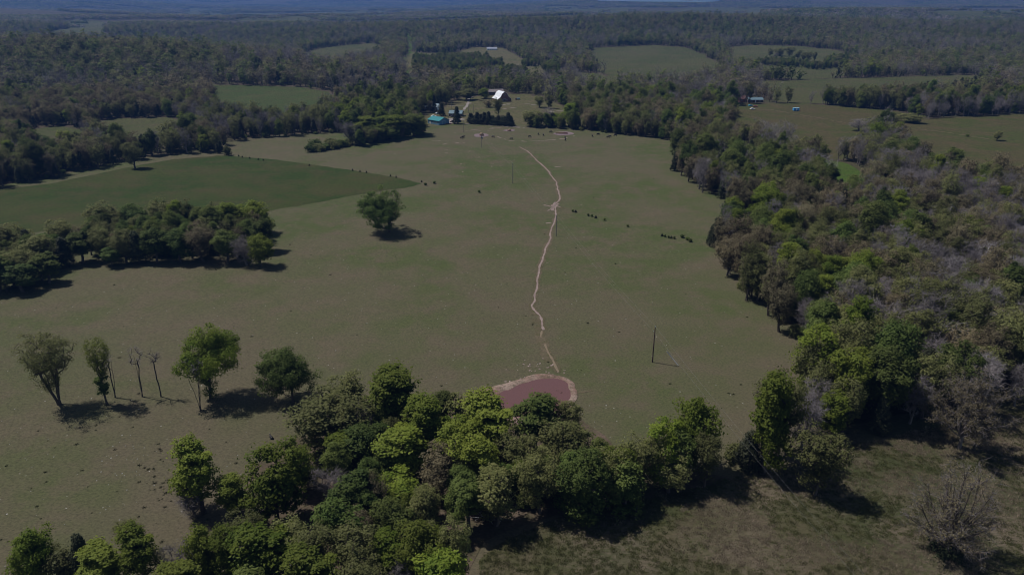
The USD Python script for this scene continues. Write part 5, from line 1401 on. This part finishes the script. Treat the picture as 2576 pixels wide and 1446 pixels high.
# a pole beyond the lower right of the picture carries the line on
p1, h1 = pole(1641, 911, 823, "nearest tall dark pole with a slanting guy in the right pasture", M_POLE, 0.17)
pole(1399, 595, 541, "pole standing right beside the winding cattle trail")
pole(1290, 461.5, 411, "slim pole in the middle of the upper pasture")
pole(1212, 372, 338, "pole with a transformer below the first cattle feeder", can=True)
pole(1167, 334, 302, "faint slim pole in front of the hedge cedars")
pole(1128, 306, 281, "pole behind the blue shed near the parked vehicles", wire=False)
pole(1178, 285, 263, "pole standing beside the gravel farm drive", wire=False)
pole(1191, 285, 263, "pole right of the farm drive's pole", wire=False)
pole(1136, 275, 255, "pole near the farm drive's upper bend", wire=False)
d = p1 - at(1399, 595)
off = p1 + d * 0.95
off[2] = float(height(off[0], off[1]))
line = [(off + [0.04, 0, h1 + 0.28], off + [-0.28, 0, h1 - 1.2])] + TOPS
for which, lab in ((0, "upper bare power wire"), (1, "lower bare power wire")):
    ws = []
    for a, b in zip(line[:-1], line[1:]):
        s = np.linspace(0, 1, 14)[:, None]
        c = a[which] + (b[which] - a[which]) * s
        c[:, 2] -= 4 * 1.1 * (s * (1 - s))[:, 0]
        ws.append(tube(c, 0.008, 4))
    m = usdkit.mesh(stage, fresh("/World", "power_wire"), cat(ws), M_WIRE)
    tag(m.GetPrim(), lab + " strung along the poles across the pasture", "wire")
g0 = at(1708, 921)
g1 = p1 + [0.1, 0, h1 * 0.74]
t = thing("guy_wire", "slanting guy with a pale guard beside the nearest pole", "guy wire", g0)
dd = g1 - g0
part(t, "cable", tube([np.zeros(3), dd], 0.018, 5), M_WIRE)
part(t, "guard", tube([dd * 0.03, dd * 0.5], 0.13, 8), M_GUARD, 40)
part(t, "anchor", tube([(0, 0, -0.3), (0, 0, 0.25)], [0.05, 0.05], 6), M_CAN)

# ------------------------------------------------------------------ cattle
def hull_chain(bones):
    parts = []
    for (a, ra), (b, rb) in bones:
        s1 = m3.Manifold.sphere(ra, 12).translate(list(map(float, a)))
        s2 = m3.Manifold.sphere(rb, 12).translate(list(map(float, b)))
        parts.append(m3.Manifold.batch_hull([s1, s2]))
    m = m3.Manifold.batch_boolean(parts, m3.OpType.Add).refine_to_length(0.12)
    mm = m.to_mesh()
    t = trimesh.Trimesh(mm.vert_properties[:, :3], mm.tri_verts, process=True)
    trimesh.smoothing.filter_taubin(t, iterations=6)
    return t
def cow_mesh(grazing, step=0.0, lying=False):
    z = 0.0 if not lying else -0.62
    B = [(((-0.62, 0, 1.02 + z), 0.33), ((0.0, 0, 0.95 + z), 0.38)), (((0, 0, 0.95 + z), 0.38), ((0.6, 0, 1.0 + z), 0.32)), (((-0.62, 0, 1.14 + z), 0.24), ((0.6, 0, 1.16 + z), 0.22)), (((0.6, 0, 0.85 + z), 0.2), ((0.75, 0, 1.1 + z), 0.2))]
    if grazing:
        head = (1.28, 0, 0.36 + z * 0.3)
        B += [(((0.7, 0, 1.08 + z), 0.21), ((1.08, 0, 0.72 + z * 0.6), 0.14)), (((1.08, 0, 0.72 + z * 0.6), 0.14), (head, 0.11)), ((head, 0.12), ((1.36, 0, 0.16 + z * 0.2), 0.075))]
        ear = np.array([1.2, 0, 0.5])
    else:
        B += [(((0.7, 0, 1.12 + z), 0.21), ((1.06, 0, 1.36 + z), 0.15)), (((1.06, 0, 1.36 + z), 0.14), ((1.2, 0, 1.38 + z), 0.13)), (((1.2, 0, 1.38 + z), 0.12), ((1.48, 0, 1.22 + z), 0.075))]
        ear = np.array([1.12, 0, 1.45 + z])
    for s in (-1, 1):
        B.append(((tuple(ear + [0, s * 0.08, 0]), 0.035), (tuple(ear + [-0.02, s * 0.24, -0.02]), 0.03)))
        if lying:
            B += [(((0.55, s * 0.2, 0.3), 0.12), ((0.85, s * 0.24, 0.1), 0.07)), (((0.85, s * 0.24, 0.1), 0.07), ((0.5, s * 0.3, 0.06), 0.05)), (((-0.55, s * 0.22, 0.3), 0.17), ((-0.2, s * 0.42, 0.14), 0.09)), (((-0.2, s * 0.42, 0.14), 0.09), ((-0.65, s * 0.46, 0.07), 0.05))]
        else:
            d = step * s
            B += [(((0.55, s * 0.17, 0.85), 0.15), ((0.56 + d * 0.4, s * 0.18, 0.45), 0.075)), (((0.56 + d * 0.4, s * 0.18, 0.45), 0.07), ((0.56 + d, s * 0.18, 0.05), 0.052)), 
                  (((-0.66, s * 0.18, 0.9), 0.2), ((-0.56 - d * 0.3, s * 0.19, 0.6), 0.11)), (((-0.56 - d * 0.3, s * 0.19, 0.6), 0.1), ((-0.76 - d * 0.6, s * 0.19, 0.38), 0.06)), (((-0.76 - d * 0.6, s * 0.19, 0.38), 0.06), ((-0.70 - d, s * 0.19, 0.05), 0.052))]
    B += [(((-0.93, 0, 1.22 + z), 0.05), ((-1.0, 0, 0.8 + z * 0.6), 0.03)), (((-1.0, 0, 0.8 + z * 0.6), 0.03), ((-0.98, 0, 0.42 + z * 0.5), 0.045))]
    return hull_chain(B)
M_COW = simple("black_hide", (0.016, 0.014, 0.014), 0.6, 0.3, 1.5)
M_COWW = simple("white_hide", (0.62, 0.58, 0.54), 0.8)
stage.CreateClassPrim("/World/cattle_kinds")
KCOW = []
for n, (g, st) in enumerate([(True, 0.08), (False, -0.10), (True, -0.14)]):
    path = f"/World/cattle_kinds/cow_{n + 1:03d}"
    UsdGeom.Xform.Define(stage, path)
    part(path, "body", cow_mesh(g, st), M_COW, True)
    KCOW.append(path)
COWS = [(1352.6, 407, 0.3, 0, "black cow in front of another, leftmost pair below the shed"), (1357.5, 404.2, 0.5, 1, "black cow behind its neighbour, leftmost pair below the shed"), (1410.5, 406.5, 1.4, 1, "black cow beside the pole with the transformer"), (1445, 403.6, 2.6, 0, "black cow right of the first cattle feeder"),
        (1499, 409.8, 2.9, 0, "largest black cow grazing between trail and feeder"), (1551, 403.4, 0.4, 2, "black cow grazing alone above the trail's far end"), (1577, 395.8, 1.5, 1, "thin looking black cow left of two end on ones"), (1592, 398.3, -1.4, 0, "black cow end on, right of the thin looking one"),
        (1613.5, 389.5, 0.2, 0, "farthest tiny black cow near the hedge"), (1655.5, 405.8, 1.7, 1, "rear black cow of the two below the right feeder"), (1656, 412.4, -1.8, 2, "front black cow of the two below the right feeder"), (1735, 400.8, 1.6, 1, "single black cow left of the hedge shade cattle"),
        (1752, 396.4, 0.1, 0, "black cow standing in the hedge's shade"), (1781.5, 404.6, 3.0, 0, "left black cow of the pair near the pasture's right corner"), (1786.5, 402.6, 2.8, 1, "right black cow of the pair near the pasture's right corner"), (1803, 399.5, 3.1, 2, "rightmost black cow by the hedge")]
for x, y, r, k, lab in COWS:
    copy_of(KCOW[k], "cow", lab, "cow", at(x * S, y * S), r, 1.12, "black cattle grazing at the far end of the pasture")
t = thing("calf", "black calf with a white face lying on the near left pasture", "calf", at(683, 1102), 2.2, 0.85)
part(t, "body", cow_mesh(False, 0, True), M_COW, True)
fm = trimesh.creation.icosphere(2, 0.1); fm.apply_scale((1.2, 0.9, 1.1)); fm.apply_translation((1.33, 0, 0.70))
part(t, "face_patch", fm, M_COWW, True)

# cattle feeders
M_HAYBALE = simple("old_hay", (0.22, 0.16, 0.10), 0.95, 0.3, 3.0)
M_RING = simple("feeder_steel", (0.20, 0.07, 0.06), 0.6, 0.2, 1.0)
def feeder(x, y, label, r=1.5, hay=1.6):
    t = thing("cattle_feeder", label, "feeder", at(x, y))
    for z in (0.25, 0.65, 1.05):
        a = np.linspace(0, 2 * np.pi, 25)
        part(t, "hoop", tube(np.column_stack([r * np.cos(a), r * np.sin(a), a * 0 + z]), 0.045, 5), M_RING)
    for k in range(10):
        a = 6.283 * k / 10
        part(t, "bar", tube([(r * 0.985 * math.cos(a), r * 0.985 * math.sin(a), 0), (r * 0.985 * math.cos(a), r * 0.985 * math.sin(a), 1.1)], 0.03, 5), M_RING)
    m = trimesh.creation.icosphere(3, 1.0)
    v = m.vertices * np.array([r * 0.82, r * 0.82, hay * 0.62]); v[:, 2] += hay * 0.45
    v += (meshkit.noise(m.vertices * 3 + 7)[:, None] - 0.5) * 0.35 * m.vertices
    v[:, 2] = np.maximum(v[:, 2], 0.02)
    part(t, "hay", trimesh.Trimesh(v, m.faces, process=False), M_HAYBALE, True)
feeder(1411 * S, 398 * S, "round feeder with dark hay behind the transformer pole", 1.7, 2.2)
feeder(1492 * S, 384 * S, "low round feeder on earth nearest the farm lane", 1.6, 1.3)
t = thing("feed_trough", "long dark red feed bunk on the rightmost earth pad", "feeder", at(1650 * S, 392.5 * S), -0.15)
part(t, "side", box(-3.2, 3.2, -0.75, -0.65, 0.25, 0.95), M_RING); part(t, "side", box(-3.2, 3.2, 0.65, 0.75, 0.25, 0.95), M_RING)
part(t, "floor", box(-3.2, 3.2, -0.648, 0.648, 0.3, 0.38), M_RING)
part(t, "end", box(-3.3, -3.202, -0.75, 0.75, 0.25, 0.95), M_RING); part(t, "end", box(3.202, 3.3, -0.75, 0.75, 0.25, 0.95), M_RING)
for x in (-2.6, 0, 2.6):
    part(t, "leg", box(x - 0.08, x + 0.08, -0.6, 0.6, 0.0, 0.298), M_RING)
part(t, "hay", trimesh.creation.capsule(5.4, 0.5, count=[8, 10]).apply_transform(trimesh.transformations.rotation_matrix(math.pi / 2, [0, 1, 0])).apply_translation((-2.7, 0, 0.72)), M_HAYBALE, True)

# ------------------------------------------------------------------ dead wood, stones, weeds, tall grass
p, q = at(736, 1222), at(768, 1202)
d = q - p
t = thing("fallen_log", "pale broken log lying in the belt's bare gap", "log", p + [0, 0, 0.3])
part(t, "trunk", tube([np.zeros(3), d * 0.5 + [0, 0, 0.25], d + [0, 0, 0.5]], [0.34, 0.30, 0.2], 9), BARK_PALE, 40)
part(t, "branch", tube([d * 0.5 + [0, 0, 0.3], d * 1.3 + [0.6, 0.6, 2.0], d * 2.2 + [1.2, 1.4, 3.2]], [0.16, 0.11, 0.05], 6), BARK_GREY, 40)
p = at(1229, 1303)
t = thing("brush_pile", "heap of white dead branches at the shady meadow corner", "brush pile", p)
r2 = np.random.default_rng(8)
for k in range(34):
    a = r2.uniform(0, 6.28); l = r2.uniform(1.2, 2.9)
    c = np.array([r2.normal(0, 1.0), r2.normal(0, 0.8), r2.uniform(0.15, 1.2)])
    e = np.array([math.cos(a) * l, math.sin(a) * l, r2.normal(0, 0.5)])
    b = c + e * 0.5; b[2] = max(b[2], 0.08); a0 = c - e * 0.5; a0[2] = max(a0[2], 0.05)
    part(t, "stick", tube([a0, (a0 + b) / 2 + r2.normal(0, 0.12, 3), b], [0.07, 0.05, 0.02], 5), BARK_PALE)
# dead branches propped in the gap right of the tall bright tree
t = thing("dead_branch", "pale twisted dead branch at the tall bright tree's foot", "dead branch", at(1868, 1165))
for k in range(6):
    x = r2.uniform(-1.2, 1.2)
    part(t, "limb", tube([(x, 0, 0), (x + r2.normal(0, 0.3), -0.3, 1.2), (x + r2.normal(0, 0.8), r2.normal(0, 0.6), 2.4)], [0.1, 0.07, 0.03], 5), BARK_PALE)

r3 = np.random.default_rng(12)
def ground_points(n, fn):
    out = []
    while len(out) < n:
        x, y = fn()
        p = at(x, y)
        out.append(p)
    return np.array(out)
rocks = []
for k in range(3):
    m = trimesh.creation.icosphere(1, 0.5)
    m.vertices *= np.array([1, 0.75, 0.45]) * (0.75 + 0.5 * meshkit.noise(m.vertices * 2.1 + k * 5)[:, None])
    rocks.append([("stone", m, simple(f"limestone_{k + 1:03d}", (0.24, 0.23, 0.225), 0.9, 0.2, 2.0), None)])
m = cat([tube([(-0.9, 0, 0.05), (0, 0.1, 0.1), (0.9, -0.05, 0.05)], [0.05, 0.045, 0.02], 5), tube([(0, 0.1, 0.1), (0.5, 0.5, 0.12)], [0.035, 0.015], 4)])
rocks.append([("stick", m, BARK_GREY, None)])
pts = np.vstack([ground_points(210, lambda: (r3.uniform(0, 640), r3.uniform(1030, 1446))), ground_points(110, lambda: (r3.normal(320, 50), r3.normal(1150, 30))), ground_points(110, lambda: (r3.uniform(0, 1950), r3.uniform(650, 1080))), ground_points(90, lambda: (r3.normal(1500, 110), r3.normal(1075, 25)))])
n = len(pts)
sz = r3.uniform(0.14, 0.42, n)
instancer("loose_stones", "pale stones and dead sticks strewn over the pasture", "stones", rocks, pts, r3.uniform(0, 6.28, n), sz[:, None] * np.ones(3), r3.choice(4, n, p=[.25, .2, .2, .35]))
def tuft(seed, blades, hgt, wid, spread):
    r = np.random.default_rng(seed)
    b = np.column_stack([r.normal(0, spread, blades), r.normal(0, spread, blades), np.zeros(blades)])
    a = r.uniform(0, 6.28, blades)
    lean = np.column_stack([r.normal(0, 0.45, blades), r.normal(0, 0.45, blades), np.ones(blades)]) * (hgt * r.uniform(0.5, 1.2, blades))[:, None]
    u = np.column_stack([np.cos(a), np.sin(a), a * 0]) * wid
    v = np.stack([b - u, b + u, b + lean], 1).reshape(-1, 3)
    return trimesh.Trimesh(v, np.arange(blades * 3).reshape(-1, 3), process=False), np.repeat(r.uniform(0, 1, blades), 3)
M_WEED = foliage("weed_leaves", (0.022, 0.036, 0.012), (0.045, 0.062, 0.020), (0.04, 0.045, 0.02), 0.1)
wk = []
for k in range(3):
    m, t_ = tuft(20 + k, 60, 0.5, 0.07, 0.28)
    wk.append([("leaves", m, M_WEED, t_)])
pts = np.vstack([ground_points(70, lambda: (r3.normal(440, 45), r3.normal(1215, 40))), ground_points(45, lambda: (r3.uniform(0, 620), r3.uniform(1060, 1440))), ground_points(50, lambda: (r3.uniform(100, 1900), r3.uniform(640, 1080))), ground_points(30, lambda: (r3.uniform(300, 1850), r3.uniform(420, 700)))])
n = len(pts)
instancer("weed_clumps", "small dark weed clumps dotted over the pasture", "weeds", wk, pts, r3.uniform(0, 6.28, n), r3.uniform(0.3, 0.7, n)[:, None] * np.ones(3), r3.integers(0, 3, n))
M_STRAW = foliage("straw_blades", (0.20, 0.165, 0.115), (0.38, 0.30, 0.23), (0.22, 0.19, 0.12), 0.3)
M_BLADE = foliage("green_blades", (0.075, 0.092, 0.028), (0.13, 0.14, 0.05), (0.12, 0.11, 0.05), 0.3)
gk = []
for k in range(3):
    m, t_ = tuft(40 + k, 40, 0.30, 0.045, 0.35); gk.append([("blades", m, M_BLADE, t_)])
for k in range(3):
    m, t_ = tuft(50 + k, 34, 0.34, 0.045, 0.35); gk.append([("blades", m, M_STRAW, t_)])
mx0, my0, mx1, my1 = MEADOW.bounds
g = r3.uniform((max(mx0, -30), max(my0, 70)), (min(mx1, 190), min(my1, 215)), (26000, 2))
g = g[shapely.contains_xy(MEADOW, g[:, 0], g[:, 1])]
pn = meshkit.fbm(np.column_stack([g[:, 0] / 14, g[:, 1] / 9, np.zeros(len(g))]), 3, 91)
straw = pn + r3.normal(0, 0.07, len(g)) > 0.54
idx = np.where(straw, 3, 0) + r3.integers(0, 3, len(g))
instancer("meadow_tufts", "tall green and straw coloured grass tufts of the meadow", "grass", gk, np.column_stack([g, height(g[:, 0], g[:, 1]) + 0.08]), r3.uniform(0, 6.28, len(g)), r3.uniform(0.5, 1.25, len(g))[:, None] * np.ones(3), idx)

# ------------------------------------------------------------------ air
hb = box(-19000, 19000, -400, 17200, -60, 190)
hz = usdkit.mesh(stage, "/World/haze", hb, MAT(stage, L + "haze", {"v": ("principled_volume", {"color": (0.13, 0.31, 0.78), "density": HAZE_DENSITY, "anisotropy": 0.2})}, volume="v.volume"))
tag(hz.GetPrim(), "thin blue haze over the whole country", "haze", kind="stuff")
